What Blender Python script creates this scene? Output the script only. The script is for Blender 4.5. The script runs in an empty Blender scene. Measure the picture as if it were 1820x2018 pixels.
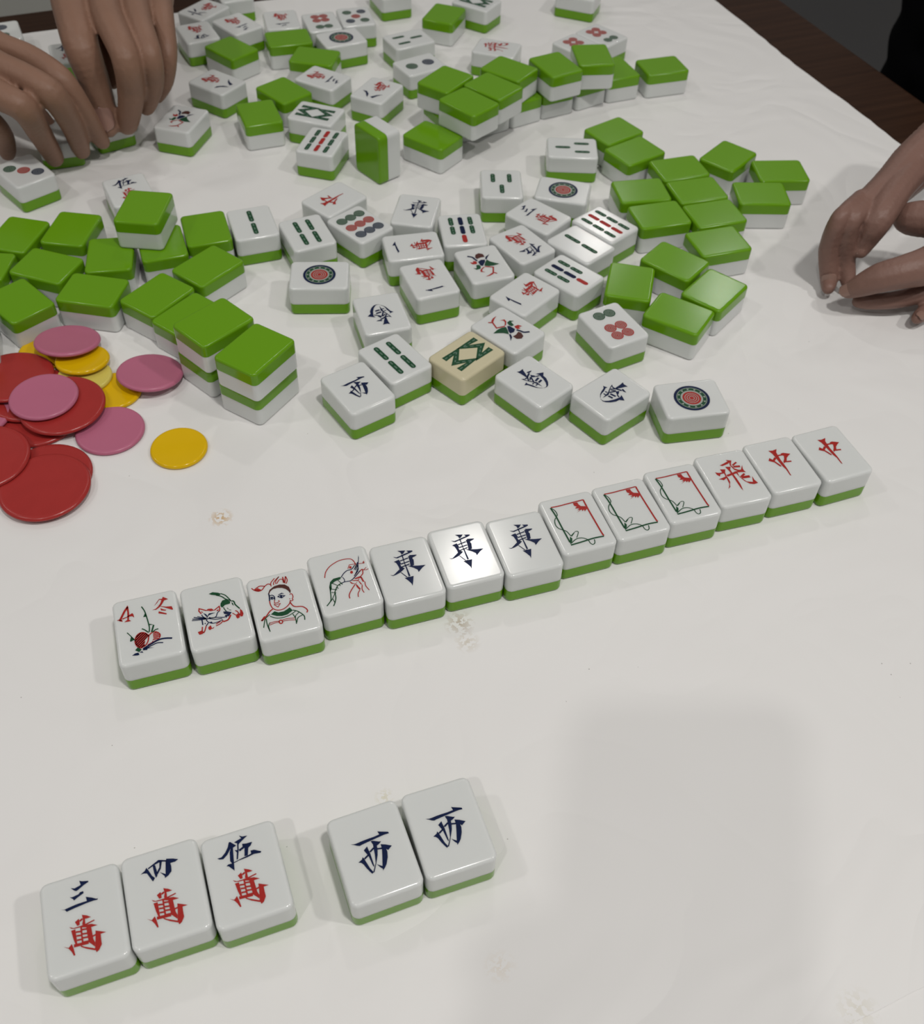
import bpy, bmesh, math, random
from mathutils import Vector, Matrix
random.seed(7)

# ------------------------------------------------------------------ camera, world, lamps, exposure
ZT = 0.75                      # height of the paper on the table
scene = bpy.context.scene
COL = scene.collection
cam_data = bpy.data.cameras.new('camera')
cam = bpy.data.objects.new('camera', cam_data)
COL.objects.link(cam)
PITCH, ROLL, CAMH, FPX = math.radians(41.26229), math.radians(2.34883), 0.34662, 2006.92146
cam.matrix_world = Matrix.Translation((0, 0, ZT + CAMH)) @ Matrix.Rotation(PITCH, 4, 'X') @ Matrix.Rotation(ROLL, 4, 'Z')
cam_data.sensor_fit = 'HORIZONTAL'
cam_data.sensor_width = 36.0
cam_data.lens = 36.0 * FPX / 1820.0
cam_data.clip_start = 0.01
cam_data.dof.use_dof = True
cam_data.dof.focus_distance = 0.40
cam_data.dof.aperture_fstop = 24.0
scene.camera = cam

world = bpy.data.worlds.new('room_light')
scene.world = world
world.use_nodes = True
bg = world.node_tree.nodes['Background']
bg.inputs['Color'].default_value = (1.0, 0.985, 0.965, 1)
bg.inputs['Strength'].default_value = 0.17

def lamp(name, x, y, h, power, size, color=(1.0, 0.965, 0.925)):
    d = bpy.data.lights.new(name, 'AREA')
    d.shape = 'DISK'
    d.size = size
    d.energy = power
    d.color = color
    o = bpy.data.objects.new(name, d)
    COL.objects.link(o)
    o.location = (x, y, ZT + h)
    return o

# recessed ceiling downlights of the room
lamp('ceiling_downlight', -0.45, -0.75, 1.70, 5.0, 0.07)
lamp('ceiling_downlight', 0.35, -0.15, 1.70, 11.5, 0.12)
lamp('ceiling_downlight', 1.30, -0.05, 1.70, 9.5, 0.12)
lamp('ceiling_downlight', -1.20, -0.05, 1.70, 4.0, 0.12)
lamp('ceiling_downlight', 0.03, 1.60, 1.70, 2.4, 0.08)
lamp('ceiling_downlight', -1.45, 1.10, 1.70, 2.2, 0.12)
lamp('ceiling_downlight', 0.43, 3.07, 1.70, 1.8, 0.10)
lamp('ceiling_downlight', 0.82, 2.76, 1.70, 1.8, 0.10)

scene.view_settings.view_transform = 'Standard'
scene.view_settings.look = 'None'
scene.view_settings.gamma = 1.0
scene.view_settings.use_curve_mapping = False
scene.view_settings.exposure = -0.08
scene.cycles.max_bounces = 7
scene.cycles.diffuse_bounces = 3
scene.cycles.glossy_bounces = 3

# ------------------------------------------------------------------ materials
def new_mat(name):
    m = bpy.data.materials.new(name)
    m.use_nodes = True
    nt = m.node_tree
    return m, nt, nt.nodes['Principled BSDF']

def plain(name, col, rough=0.4, spec=0.5, noise=0.0, nscale=60.0, bump=0.0, bscale=300.0, sss=0.0, sssr=(0.003, 0.003, 0.003), coat=0.0):
    m, nt, b = new_mat(name)
    b.inputs['Base Color'].default_value = (*col, 1)
    b.inputs['Roughness'].default_value = rough
    b.inputs['Specular IOR Level'].default_value = spec
    if sss:
        b.inputs['Subsurface Weight'].default_value = sss
        b.inputs['Subsurface Radius'].default_value = (1, 1, 1)
        b.inputs['Subsurface Scale'].default_value = sssr[0]
    if coat:
        b.inputs['Coat Weight'].default_value = coat
        b.inputs['Coat Roughness'].default_value = 0.12
    tc = nt.nodes.new('ShaderNodeTexCoord')
    if noise:
        n = nt.nodes.new('ShaderNodeTexNoise')
        n.inputs['Scale'].default_value = nscale
        n.inputs['Detail'].default_value = 4
        nt.links.new(tc.outputs['Object'], n.inputs['Vector'])
        mix = nt.nodes.new('ShaderNodeMix')
        mix.data_type = 'RGBA'
        mix.inputs[6].default_value = (*[c * (1 - noise) for c in col], 1)
        mix.inputs[7].default_value = (*[min(1, c * (1 + noise)) for c in col], 1)
        nt.links.new(n.outputs['Fac'], mix.inputs[0])
        nt.links.new(mix.outputs[2], b.inputs['Base Color'])
    if bump:
        n2 = nt.nodes.new('ShaderNodeTexNoise')
        n2.inputs['Scale'].default_value = bscale
        n2.inputs['Detail'].default_value = 5
        nt.links.new(tc.outputs['Object'], n2.inputs['Vector'])
        bp = nt.nodes.new('ShaderNodeBump')
        bp.inputs['Strength'].default_value = 1.0
        bp.inputs['Distance'].default_value = bump
        nt.links.new(n2.outputs['Fac'], bp.inputs['Height'])
        nt.links.new(bp.outputs['Normal'], b.inputs['Normal'])
    return m

M = {}
M['white'] = plain('tile_white', (0.675, 0.695, 0.685), 0.15, 0.5, sss=0.6, sssr=(0.003,) * 3)
M['cream'] = plain('tile_cream', (0.60, 0.55, 0.37), 0.24, 0.5, noise=0.05, nscale=70)
M['green'] = plain('tile_green', (0.135, 0.325, 0.006), 0.17, 0.35)
M['R'] = plain('paint_red', (0.36, 0.022, 0.018), 0.34, 0.25, noise=0.15, nscale=900, bump=0.00006, bscale=900)
M['B'] = plain('paint_blue', (0.005, 0.012, 0.052), 0.34, 0.18, noise=0.35, nscale=500, bump=0.00006, bscale=900)
M['G'] = plain('paint_green', (0.010, 0.065, 0.026), 0.34, 0.22, noise=0.2, nscale=700, bump=0.00006, bscale=900)
M['K'] = plain('paint_brown', (0.075, 0.022, 0.018), 0.35, 0.25, noise=0.2, nscale=700)
M['W'] = plain('paint_pale', (0.33, 0.36, 0.33), 0.35, 0.3)
M['I'] = plain('paint_inner_green', (0.10, 0.17, 0.125), 0.35, 0.3)
M['chip_R'] = plain('chip_red', (0.36, 0.030, 0.027), 0.26, 0.4, noise=0.08, nscale=120, bump=0.00004, bscale=600)
M['chip_P'] = plain('chip_pink', (0.47, 0.140, 0.225), 0.30, 0.35, noise=0.03, nscale=60)
M['chip_Y'] = plain('chip_yellow', (0.72, 0.45, 0.003), 0.15, 0.35, noise=0.03, nscale=60)
M['chip_L'] = plain('chip_pale_yellow', (0.66, 0.56, 0.12), 0.18, 0.4)
M['skin_far'] = plain('skin_tan', (0.262, 0.147, 0.101), 0.48, 0.3, noise=0.10, nscale=45, bump=0.0003, bscale=320)
M['skin_right'] = plain('skin_rosy', (0.215, 0.122, 0.097), 0.45, 0.3, noise=0.12, nscale=55, bump=0.00035, bscale=340)
M['nail_far'] = plain('nail_tan', (0.31, 0.18, 0.145), 0.28, 0.45)
M['nail_right'] = plain('nail_rosy', (0.27, 0.165, 0.132), 0.28, 0.45)
M['cloth'] = plain('black_cloth', (0.003, 0.003, 0.004), 0.9, 0.05, noise=0.2, nscale=300)
M['floor'] = plain('floor_grey', (0.060, 0.058, 0.058), 0.5, 0.3, noise=0.1, nscale=3)
M['wall'] = plain('wall_grey', (0.60, 0.60, 0.55), 0.8, 0.2, noise=0.04, nscale=5)
M['phone'] = plain('phone_black', (0.02, 0.02, 0.022), 0.35, 0.4)

def wood_mat():
    m, nt, b = new_mat('dark_wood')
    tc = nt.nodes.new('ShaderNodeTexCoord')
    mp = nt.nodes.new('ShaderNodeMapping')
    mp.inputs['Scale'].default_value = (3, 60, 60)
    n = nt.nodes.new('ShaderNodeTexNoise')
    n.inputs['Scale'].default_value = 3.0
    n.inputs['Detail'].default_value = 6
    r = nt.nodes.new('ShaderNodeValToRGB')
    r.color_ramp.elements[0].position = 0.3
    r.color_ramp.elements[0].color = (0.024, 0.010, 0.005, 1)
    r.color_ramp.elements[1].position = 0.75
    r.color_ramp.elements[1].color = (0.042, 0.019, 0.010, 1)
    nt.links.new(tc.outputs['Object'], mp.inputs['Vector'])
    nt.links.new(mp.outputs['Vector'], n.inputs['Vector'])
    nt.links.new(n.outputs['Fac'], r.inputs['Fac'])
    nt.links.new(r.outputs['Color'], b.inputs['Base Color'])
    b.inputs['Roughness'].default_value = 0.55
    b.inputs['Specular IOR Level'].default_value = 0.12
    return m
M['wood'] = wood_mat()

def paper_mat():
    m, nt, b = new_mat('white_paper')
    N = nt.nodes.new
    LK = nt.links.new
    geo = N('ShaderNodeNewGeometry')
    pos = geo.outputs['Position']
    col = None
    def noise(scale, detail=4, rough=0.5, dist=0.0):
        n = N('ShaderNodeTexNoise')
        n.inputs['Scale'].default_value = scale
        n.inputs['Detail'].default_value = detail
        n.inputs['Roughness'].default_value = rough
        n.inputs['Distortion'].default_value = dist
        LK(pos, n.inputs['Vector'])
        return n.outputs['Fac']
    def math_(op, a, bb=None, clamp=False):
        n = N('ShaderNodeMath')
        n.operation = op
        n.use_clamp = clamp
        for i, v in enumerate((a, bb)):
            if v is None: continue
            if isinstance(v, (int, float)): n.inputs[i].default_value = v
            else: LK(v, n.inputs[i])
        return n.outputs[0]
    def mix(fac, c1, c2):
        n = N('ShaderNodeMix')
        n.data_type = 'RGBA'
        if isinstance(fac, (int, float)): n.inputs[0].default_value = fac
        else: LK(fac, n.inputs[0])
        for i, c in ((6, c1), (7, c2)):
            if isinstance(c, tuple): n.inputs[i].default_value = (*c, 1)
            else: LK(c, n.inputs[i])
        return n.outputs[2]
    n_big = noise(7.0, 3, 0.55, 0.8)
    base = mix(n_big, (0.770, 0.763, 0.752), (0.812, 0.808, 0.799))
    # tiny dark specks, only in some areas
    vor = N('ShaderNodeTexVoronoi')
    vor.inputs['Scale'].default_value = 210.0
    LK(pos, vor.inputs['Vector'])
    dot = math_('LESS_THAN', vor.outputs['Distance'], 0.06)
    n_mid = noise(26, 3, 0.6)
    area = math_('GREATER_THAN', n_mid, 0.63)
    speck = math_('MULTIPLY', math_('MULTIPLY', dot, area), 0.5)
    base = mix(speck, base, (0.16, 0.14, 0.12))
    # small stains with a shape of their own
    n_fine = noise(420, 2, 0.6)
    for (sx, sy, rad, colr, amt) in [(-0.1075, 0.2949, 0.006, (0.55, 0.33, 0.1), 0.9), (0.0008, 0.243, 0.007, (0.4, 0.31, 0.2), 0.7), (0.0042, 0.2339, 0.006, (0.5, 0.42, 0.3), 0.5), (-0.0239, 0.1651, 0.004, (0.6, 0.55, 0.35), 0.5), (0.0185, 0.1079, 0.006, (0.7, 0.62, 0.52), 0.5), (0.1331, 0.0992, 0.008, (0.6, 0.56, 0.42), 0.4)]:
        d = N('ShaderNodeVectorMath')
        d.operation = 'DISTANCE'
        LK(pos, d.inputs[0])
        d.inputs[1].default_value = (sx, sy, ZT)
        f = math_('SUBTRACT', 1.0, math_('DIVIDE', d.outputs['Value'], rad), True)
        f = math_('MULTIPLY', f, math_('GREATER_THAN', n_fine, 0.5))
        base = mix(math_('MULTIPLY', f, amt), base, colr)
    LK(base, b.inputs['Base Color'])
    b.inputs['Roughness'].default_value = 0.42
    b.inputs['Specular IOR Level'].default_value = 0.35
    # wrinkles
    rg = math_('ABSOLUTE', math_('SUBTRACT', noise(11.0, 2, 0.5, 1.2), 0.5))
    bp = N('ShaderNodeBump')
    bp.inputs['Strength'].default_value = 1.0
    bp.inputs['Distance'].default_value = 0.0032
    LK(rg, bp.inputs['Height'])
    LK(bp.outputs['Normal'], b.inputs['Normal'])
    return m
M['paper'] = paper_mat()

# ------------------------------------------------------------------ helpers
def link(name, mesh, parent=None):
    o = bpy.data.objects.new(name, mesh)
    COL.objects.link(o)
    o.parent = parent
    return o

def empty(name, loc, rot=(0, 0, 0)):
    o = bpy.data.objects.new(name, None)
    COL.objects.link(o)
    o.empty_display_size = 0.02
    o.location = loc
    o.rotation_euler = rot
    return o

def tag(o, label=None, cat=None, group=None, kind=None):
    if label: o['label'] = label
    if cat: o['category'] = cat
    if group: o['group'] = group
    if kind: o['kind'] = kind
    return o

def mesh_from(name, verts, faces, mats, idx=None, smooth=False):
    me = bpy.data.meshes.new(name)
    me.from_pydata(verts, [], faces)
    for m in mats: me.materials.append(m)
    if idx: me.polygons.foreach_set('material_index', idx)
    if smooth: me.polygons.foreach_set('use_smooth', [True] * len(me.polygons))
    me.update()
    return me

def box_mesh(name, x0, x1, y0, y1, z0, z1, mat, bev=0.0):
    bm = bmesh.new()
    bmesh.ops.create_cube(bm, size=1.0)
    for v in bm.verts:
        v.co = Vector(((x0 + x1) / 2 + v.co.x * (x1 - x0), (y0 + y1) / 2 + v.co.y * (y1 - y0), (z0 + z1) / 2 + v.co.z * (z1 - z0)))
    if bev:
        bmesh.ops.bevel(bm, geom=bm.edges[:], offset=bev, segments=3, profile=0.5, affect='EDGES')
    me = bpy.data.meshes.new(name)
    bm.to_mesh(me)
    bm.free()
    me.materials.append(mat)
    return me

# ------------------------------------------------------------------ room
def plane(name, pts, mat):
    o = link(name, mesh_from(name, pts, [tuple(range(len(pts)))], [mat]))
    return tag(o, kind='structure')
plane('floor', [(-4, -2, 0), (4, -2, 0), (4, 5, 0), (-4, 5, 0)], M['floor'])
wall = link('wall_far', box_mesh('wall_far', -4, -0.42, 2.00, 2.12, 0.0, 2.6, M['wall']))
tag(wall, kind='structure')

# ------------------------------------------------------------------ table and its paper cover
TA = math.radians(23.6)                       # the table stands turned to the camera
TU, TV = (math.cos(TA), math.sin(TA)), (-math.sin(TA), math.cos(TA))
def uv(u, v, z=0.0): return (u * TU[0] + v * TV[0], u * TU[1] + v * TV[1], z)
U0, U1, V0, V1 = -0.36, 0.58050, -0.02, 0.87710
tb = empty('dining_table', (0, 0, 0), (0, 0, TA))
tag(tb, 'dark brown wooden table covered with white paper', 'table')
link('tabletop', box_mesh('tabletop', U0, U1, V0, V1, ZT - 0.034, ZT - 0.0008, M['wood'], 0.004), tb)
for (lu, lv) in ((U0 + 0.06, V0 + 0.06), (U1 - 0.06, V0 + 0.06), (U0 + 0.06, V1 - 0.06), (U1 - 0.06, V1 - 0.06)):
    link('leg', box_mesh('leg', lu - 0.03, lu + 0.03, lv - 0.03, lv + 0.03, 0.0, ZT - 0.034, M['wood'], 0.004), tb)

def sheet(name, outline, z, th, label):
    n = len(outline)
    vs = [(*p, z) for p in outline] + [(*p, z - th) for p in outline]
    fs = [tuple(range(n)), tuple(range(2 * n - 1, n - 1, -1))] + [(i, i + n, (i + 1) % n + n, (i + 1) % n) for i in range(n)]
    o = link(name, mesh_from(name, vs, fs, [M['paper']]))
    tag(o, label, 'paper', 'paper sheets covering the table')
    return o
def wavy(p, q, n, amp, seed):
    rnd = random.Random(seed)
    out = []
    for i in range(n):
        t = i / n
        k = amp * (math.sin(t * 17 + seed) * 0.5 + math.sin(t * 41 + seed * 2) * 0.3 + rnd.uniform(-.25, .25))
        dx, dy = q[0] - p[0], q[1] - p[1]
        L = math.hypot(dx, dy)
        out.append((p[0] + dx * t - dy / L * k, p[1] + dy * t + dx / L * k))
    return out
PU, PV = 0.52110, 0.83700
NB = 0.03560                                      # near edge of the top sheet
def uv2(u, v): return uv(u, v)[:2]
o1 = wavy(uv2(U0 + .03, NB), uv2(PU, NB), 60, 0.0010, 1) + wavy(uv2(PU, NB), uv2(PU + 0.004, PV), 90, 0.0022, 2) + wavy(uv2(PU + 0.004, PV), uv2(U0 + .03, PV), 60, 0.002, 3) + [uv2(U0 + .03, PV)]
sheet('paper_sheet', o1, ZT, 0.0003, 'large white paper sheet spread under all the tiles')
o2 = wavy(uv2(U0 + .03, V0 + .004), uv2(PU, V0 + .004), 60, 0.001, 4) + wavy(uv2(PU, V0 + .004), uv2(PU, NB + .06), 20, 0.001, 5) + [uv2(PU, NB + .06), uv2(U0 + .03, NB + .06)]
sheet('paper_sheet', o2, ZT - 0.0004, 0.0003, 'second paper sheet showing at the bottom right corner')

# ------------------------------------------------------------------ mahjong tile meshes
TW, TL, TT = (0.024975, 0.031726, 0.017062)
SPLIT = TT * 0.40
def rrect(hw, hl, r, seg=5):
    out = []
    for cx, cy, a0 in ((hw - r, hl - r, 0), (-hw + r, hl - r, 90), (-hw + r, -hl + r, 180), (hw - r, -hl + r, 270)):
        for k in range(seg + 1):
            a = math.radians(a0 + 90 * k / seg)
            out.append((cx + r * math.cos(a), cy + r * math.sin(a)))
    return out
def block(name, z0, z1, fillet_top, mat):
    RC, RE = 0.0027, 0.0013
    hw, hl = TW / 2, TL / 2
    rings = []
    zs = [(z0, 0.0), (z0 + 0.00005, 0.0)]
    if fillet_top:
        zs.append((z1 - RE - 0.0003, 0.0))
        for k in range(6):
            a = math.radians(90 * k / 5)
            zs.append((z1 - RE + RE * math.sin(a), RE * (1 - math.cos(a))))
        zs.append((z1, RE + 0.0004))
    else:                                     # fillet at the lower end
        zs = [(z0, RE + 0.0004)]
        for k in range(6):
            a = math.radians(90 * k / 5)
            zs.append((z0 + RE - RE * math.cos(a), RE * (1 - math.sin(a))))
        zs += [(z0 + RE + 0.0003, 0.0), (z1 - 0.00005, 0.0), (z1, 0.0)]
    vs, fs = [], []
    n = None
    for z, ins in zs:
        ring = rrect(hw - ins, hl - ins, max(RC - ins, 0.0012))
        n = len(ring)
        vs += [(x, y, z) for x, y in ring]
    for i in range(len(zs) - 1):
        for k in range(n):
            fs.append((i * n + k, i * n + (k + 1) % n, (i + 1) * n + (k + 1) % n, (i + 1) * n + k))
    fs.append(tuple(range(n - 1, -1, -1)))
    fs.append(tuple(range((len(zs) - 1) * n, len(zs) * n)))
    me = mesh_from(name, vs, fs, [mat], smooth=True)
    me.polygons[len(fs) - 1].use_smooth = False
    me.polygons[len(fs) - 2].use_smooth = False
    return me
ME_WHITE = block('face_block', SPLIT, TT, True, M['white'])
ME_CREAM = block('face_block', SPLIT, TT, True, M['cream'])
ME_GREEN = block('back_block', 0.0, SPLIT, False, M['green'])

# ------------------------------------------------------------------ engraved marks (millimetres on the tile face)
GLYPH = {
'east': [
('B','P',0.0,[(-1.21,10.53),(2.03,9.78),(0.69,8.33),(-0.01,8.22),(-0.19,9.36)]),
('B','P',0.0,[(2.46,9.54),(4.76,9.02),(4.86,8.49),(3.62,7.99),(0.93,7.39),(-1.2,6.95),(-2.11,6.69),(-2.86,7.02),(-3.77,7.94),(-2.44,7.33),(-0.85,7.61),(0.61,8.03),(2.93,8.53)]),
('B','P',0.0,[(-0.17,8.26),(0.34,7.68),(0.09,3.24),(0.3,1.05),(0.45,-3.63),(-0.29,-3.61),(-0.22,0.99),(-0.2,3.97)]),
('B','P',0.0,[(-0.49,-3.76),(0.34,-4.01),(1.67,-3.99),(0.74,-6.63),(-0.12,-8.75),(-0.12,-7.61),(-1.09,-5.56),(-2.1,-3.9),(-1.01,-4.13)]),
('B','P',0.0,[(-3.01,-0.7),(-2.55,-0.84),(-0.78,-3.89),(-1.16,-4.08)]),
('B','P',0.0,[(-4.07,5.35),(-1.84,5.86),(-1.63,4.83),(-1.52,3.73),(-1.92,3.21),(-1.79,1.89),(-0.68,0.82),(-1.82,-0.0),(-3.04,-0.79),(-4.86,-1.4),(-6.23,-1.62),(-6.89,-1.31),(-7.21,-0.69),(-6.76,-1.14),(-5.98,-1.27),(-4.33,-0.09),(-2.88,0.95),(-2.86,2.21),(-3.26,4.36)]),
('B','L',0.4,[(-1.58,5.03),(2.11,5.64)]),
('B','L',0.4,[(-1.71,3.36),(2.09,3.82)]),
('B','L',0.4,[(-1.82,1.79),(1.77,2.42)]),
('B','P',0.0,[(2.29,6.55),(2.86,6.49),(2.92,7.01),(3.46,6.85),(5.69,6.4),(5.94,6.11),(4.96,5.64),(3.86,5.33),(3.74,4.61),(4.04,4.2),(3.43,1.39),(2.67,1.19),(1.9,1.42),(2.29,4.51)]),
('B','P',0.0,[(0.68,1.79),(2.67,1.19),(5.15,0.55),(8.03,0.11),(6.22,-0.94),(4.21,-2.66),(4.17,-1.38),(2.85,0.07),(1.33,1.17)])],
'south': [
('B','P',0.0,[(-1.86,10.09),(-0.67,9.43),(0.35,9.53),(1.82,9.62),(1.09,8.51),(0.46,6.58),(-0.68,4.02),(-1.39,4.29),(-1.47,7.67)]),
('B','P',0.0,[(1.16,6.3),(1.74,6.63),(4.33,6.01),(3.28,5.48),(2.0,5.42)]),
('B','L',0.69,[(-0.68,4.02),(1.9,5.29)]),
('B','P',0.0,[(-4.11,4.78),(-2.62,3.93),(-0.95,4.07),(-0.74,3.37),(-2.4,3.24),(-3.31,3.84),(-2.59,2.03),(-1.29,0.21),(-0.96,-1.29),(-2.1,0.35),(-3.44,2.91)]),
('B','L',0.5,[(-2.46,1.43),(-0.27,4.52)]),
('B','L',0.59,[(-0.89,-0.44),(0.49,2.79)]),
('B','L',0.49,[(-1.55,1.41),(0.32,2.96)]),
('B','P',0.0,[(0.57,2.7),(1.43,4.14),(2.64,2.4),(2.89,1.2),(1.32,1.91)]),
('B','L',0.49,[(2.73,1.37),(4.39,0.79)]),
('B','P',0.0,[(-1.63,-0.6),(-0.89,-0.44),(0.07,-1.91),(-0.11,-4.03),(-0.23,-5.87),(-0.65,-3.93),(-1.1,-1.84)]),
('B','L',0.49,[(-2.7,-1.35),(-1.6,-1.32)]),
('B','L',0.49,[(-2.12,-3.11),(-0.84,-3.04)]),
('B','L',0.79,[(0.08,-0.76),(2.96,-0.04)]),
('B','L',0.78,[(0.47,-2.55),(2.95,-2.12)]),
('B','P',0.0,[(-6.15,0.71),(-4.87,1.13),(-4.01,1.63),(-4.2,0.43),(-3.2,-1.77),(-2.8,-3.56),(-2.16,-5.04),(-0.71,-6.64),(0.43,-7.12),(1.63,-6.75),(2.97,-4.91),(4.02,-2.31),(4.66,0.74),(4.57,1.76),(3.9,2.82),(5.08,2.39),(7.71,1.13),(6.48,-0.02),(5.81,-0.47),(5.61,-2.59),(4.4,-5.02),(2.8,-6.81),(1.39,-7.43),(0.06,-7.2),(-1.53,-6.15),(-2.98,-4.54),(-3.91,-2.65),(-4.81,-0.33)])],
'west': [
('B','P',0.0,[(-6.6,4.94),(-5.34,4.62),(-4.39,4.63),(-2.7,4.8),(-0.5,4.86),(1.28,4.86),(3.39,5.03),(3.11,6.3),(3.7,6.01),(6.51,4.9),(6.59,4.29),(4.82,4.36),(1.7,4.05),(-1.11,3.79),(-3.08,3.58),(-3.81,3.41),(-4.66,3.73),(-5.44,4.3)]),
('B','P',0.0,[(-0.03,3.75),(0.64,3.72),(2.52,2.74),(3.27,2.54),(2.39,1.92),(1.45,1.55),(1.41,0.99),(1.17,-0.2),(0.72,-1.6),(-0.45,-3.98),(-1.4,-5.72),(-2.0,-6.75),(-2.46,-6.72),(-1.76,-5.59),(-0.69,-3.89),(-0.13,-1.28),(0.15,0.89),(0.36,2.39)]),
('B','L',0.42,[(1.25,0.48),(2.83,0.12)]),
('B','L',0.44,[(-3.73,-1.37),(-2.11,-0.49)]),
('B','L',0.45,[(-1.32,0.29),(0.26,1.21)]),
('B','P',0.0,[(-3.11,1.51),(-1.65,2.48),(-1.55,1.08),(-1.38,-0.11),(-1.38,-0.97),(-1.37,-4.76),(-1.69,-4.92),(-1.85,-4.17),(-2.19,-0.95),(-2.47,-0.14)]),
('B','P',0.0,[(-5.97,-1.88),(-4.56,-1.21),(-4.14,-0.52),(-3.79,-1.35),(-3.38,-3.04),(-2.92,-5.03),(-2.22,-6.6),(-2.75,-7.03),(-3.11,-6.48),(-4.01,-4.63),(-4.58,-3.02),(-5.15,-2.25)]),
('B','P',0.0,[(2.78,1.64),(4.29,1.01),(6.17,-0.11),(4.54,-1.15),(4.05,-0.55),(4.13,-1.57),(3.67,-3.39),(2.57,-5.51),(1.72,-6.46),(0.82,-7.17),(1.02,-5.92),(1.97,-2.76),(2.71,-0.05)]),
('B','P',0.0,[(-0.5,-4.38),(0.08,-4.88),(1.16,-5.69),(0.9,-6.5),(0.4,-5.97)])],
'middle': [
('R','P',0.0,[(-2.05,9.26),(-0.04,8.82),(2.27,9.26),(1.06,7.41),(0.83,5.3),(0.63,2.24),(0.77,-0.18),(0.77,-3.49),(0.42,-7.72),(-0.04,-7.24),(0.02,-3.51),(-0.56,-1.23),(-0.78,2.4),(-0.97,5.09),(-1.18,7.08)]),
('R','P',0.0,[(-3.84,4.95),(-2.59,3.15),(-0.97,-0.63),(-1.05,-1.44),(-1.63,-1.16),(-2.95,1.83),(-5.07,3.38)]),
('R','L',0.79,[(-0.99,4.38),(-2.71,2.95)]),
('R','P',0.0,[(2.6,6.13),(3.97,6.23),(6.92,4.79),(5.24,3.81),(3.9,2.75),(2.86,0.89),(0.94,0.13),(1.29,1.1),(2.54,2.66),(3.3,4.36),(2.56,5.05)]),
('R','L',0.59,[(0.83,5.3),(3.0,5.17)]),
('R','L',0.59,[(2.1,0.87),(5.01,0.4)])],
'fly': [
('R','P',0.0,[(1.68,10.66),(4.13,9.73),(3.05,7.97),(2.62,6.64),(2.99,6.25),(3.16,4.77),(4.75,3.49),(5.8,3.36),(7.62,5.92),(6.9,3.79),(6.89,2.65),(7.27,1.4),(5.3,1.92),(3.21,2.17),(2.09,3.04),(4.04,2.96),(2.78,4.0),(2.35,5.84),(2.06,7.07),(2.61,8.67)]),
('R','P',0.0,[(-2.55,8.12),(-0.21,8.82),(2.72,9.81),(2.93,8.88),(1.44,8.1),(-1.29,7.51)]),
('R','L',0.6,[(3.24,6.76),(5.81,8.13)]),
('R','L',0.84,[(3.26,5.89),(6.35,5.38)]),
('R','P',0.0,[(-0.45,6.71),(2.08,6.2),(1.13,4.72),(1.12,2.43),(1.48,-1.35),(1.56,-4.75),(1.05,-8.65),(0.72,-7.32),(0.52,-4.19),(0.38,0.92),(0.24,3.8)]),
('R','L',0.83,[(-2.03,1.4),(3.34,2.43)]),
('R','P',0.0,[(-6.35,4.8),(-5.16,4.07),(-3.27,3.86),(-3.4,5.9),(-1.03,5.28),(-1.99,3.53),(-2.28,1.33),(-2.16,-0.69),(-2.31,-2.34),(-3.37,-4.3),(-3.54,-5.09),(-5.01,-6.1),(-4.12,-4.94),(-3.18,-3.23),(-2.94,-0.48),(-2.73,3.15),(-4.54,3.05),(-5.34,1.84),(-6.23,3.21)]),
('R','P',0.0,[(-6.71,0.36),(-4.53,0.78),(-2.28,1.33),(-2.77,0.32),(-4.61,-0.75),(-5.4,-0.12)]),
('R','P',0.0,[(2.7,2.02),(3.48,1.82),(3.2,-0.1),(3.7,-2.21),(5.03,-3.97),(7.63,-4.93),(8.88,-1.58),(8.85,-3.84),(9.62,-6.01),(7.59,-6.32),(5.77,-5.56),(4.18,-3.46),(3.15,-0.65)]),
('R','L',0.71,[(3.73,-0.81),(6.24,0.67)]),
('R','L',1.06,[(4.0,-1.16),(7.84,-1.45)])],
'three': [
('B','P',0.0,[(0.06,13.05),(0.91,12.59),(2.8,12.09),(2.76,11.69),(1.35,11.2),(0.24,10.6),(-1.1,9.93),(-1.73,10.23),(-2.79,11.51),(-1.65,11.02),(-0.12,11.39),(0.35,11.55)]),
('B','P',0.0,[(-3.39,8.62),(-2.67,8.37),(-0.71,8.65),(-0.06,9.24),(0.84,9.22),(0.98,8.54),(0.13,8.19),(-1.12,7.66),(-2.21,7.08),(-2.45,7.65)]),
('B','P',0.0,[(-6.57,5.49),(-5.36,5.14),(-3.42,5.42),(-1.33,5.64),(1.62,5.64),(1.42,7.09),(3.18,6.23),(4.56,5.34),(4.94,5.37),(4.88,4.9),(3.63,5.02),(1.55,4.95),(-2.33,4.55),(-4.72,4.2),(-5.23,4.94)])],
'one': [
('B','P',0.0,[(-6.17,9.61),(-4.95,9.26),(-2.99,9.55),(-0.89,9.78),(2.09,9.79),(1.89,11.26),(3.66,10.39),(5.05,9.49),(5.43,9.52),(5.38,9.05),(4.12,9.16),(2.01,9.09),(-1.9,8.67),(-4.3,8.31),(-4.82,9.05)])],
'two': [
('B','P',0.0,[(-3.21,10.29),(-2.5,10.03),(-0.53,10.32),(0.13,10.91),(1.02,10.89),(1.17,10.21),(0.31,9.86),(-0.94,9.32),(-2.04,8.73),(-2.28,9.31)]),
('B','P',0.0,[(-6.41,7.13),(-5.19,6.78),(-3.25,7.06),(-1.16,7.29),(1.81,7.3),(1.6,8.75),(3.37,7.89),(4.76,6.99),(5.13,7.02),(5.08,6.55),(3.82,6.67),(1.73,6.6),(-2.16,6.19),(-4.55,5.84),(-5.07,6.58)])],
'wan': [
('R','P',0.0,[(-0.36,1.71),(1.1,0.96),(2.24,0.08),(1.13,-0.0),(0.41,0.1),(0.37,-1.61),(-0.09,-1.77),(-0.63,-1.42),(-0.19,-0.01)]),
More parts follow.
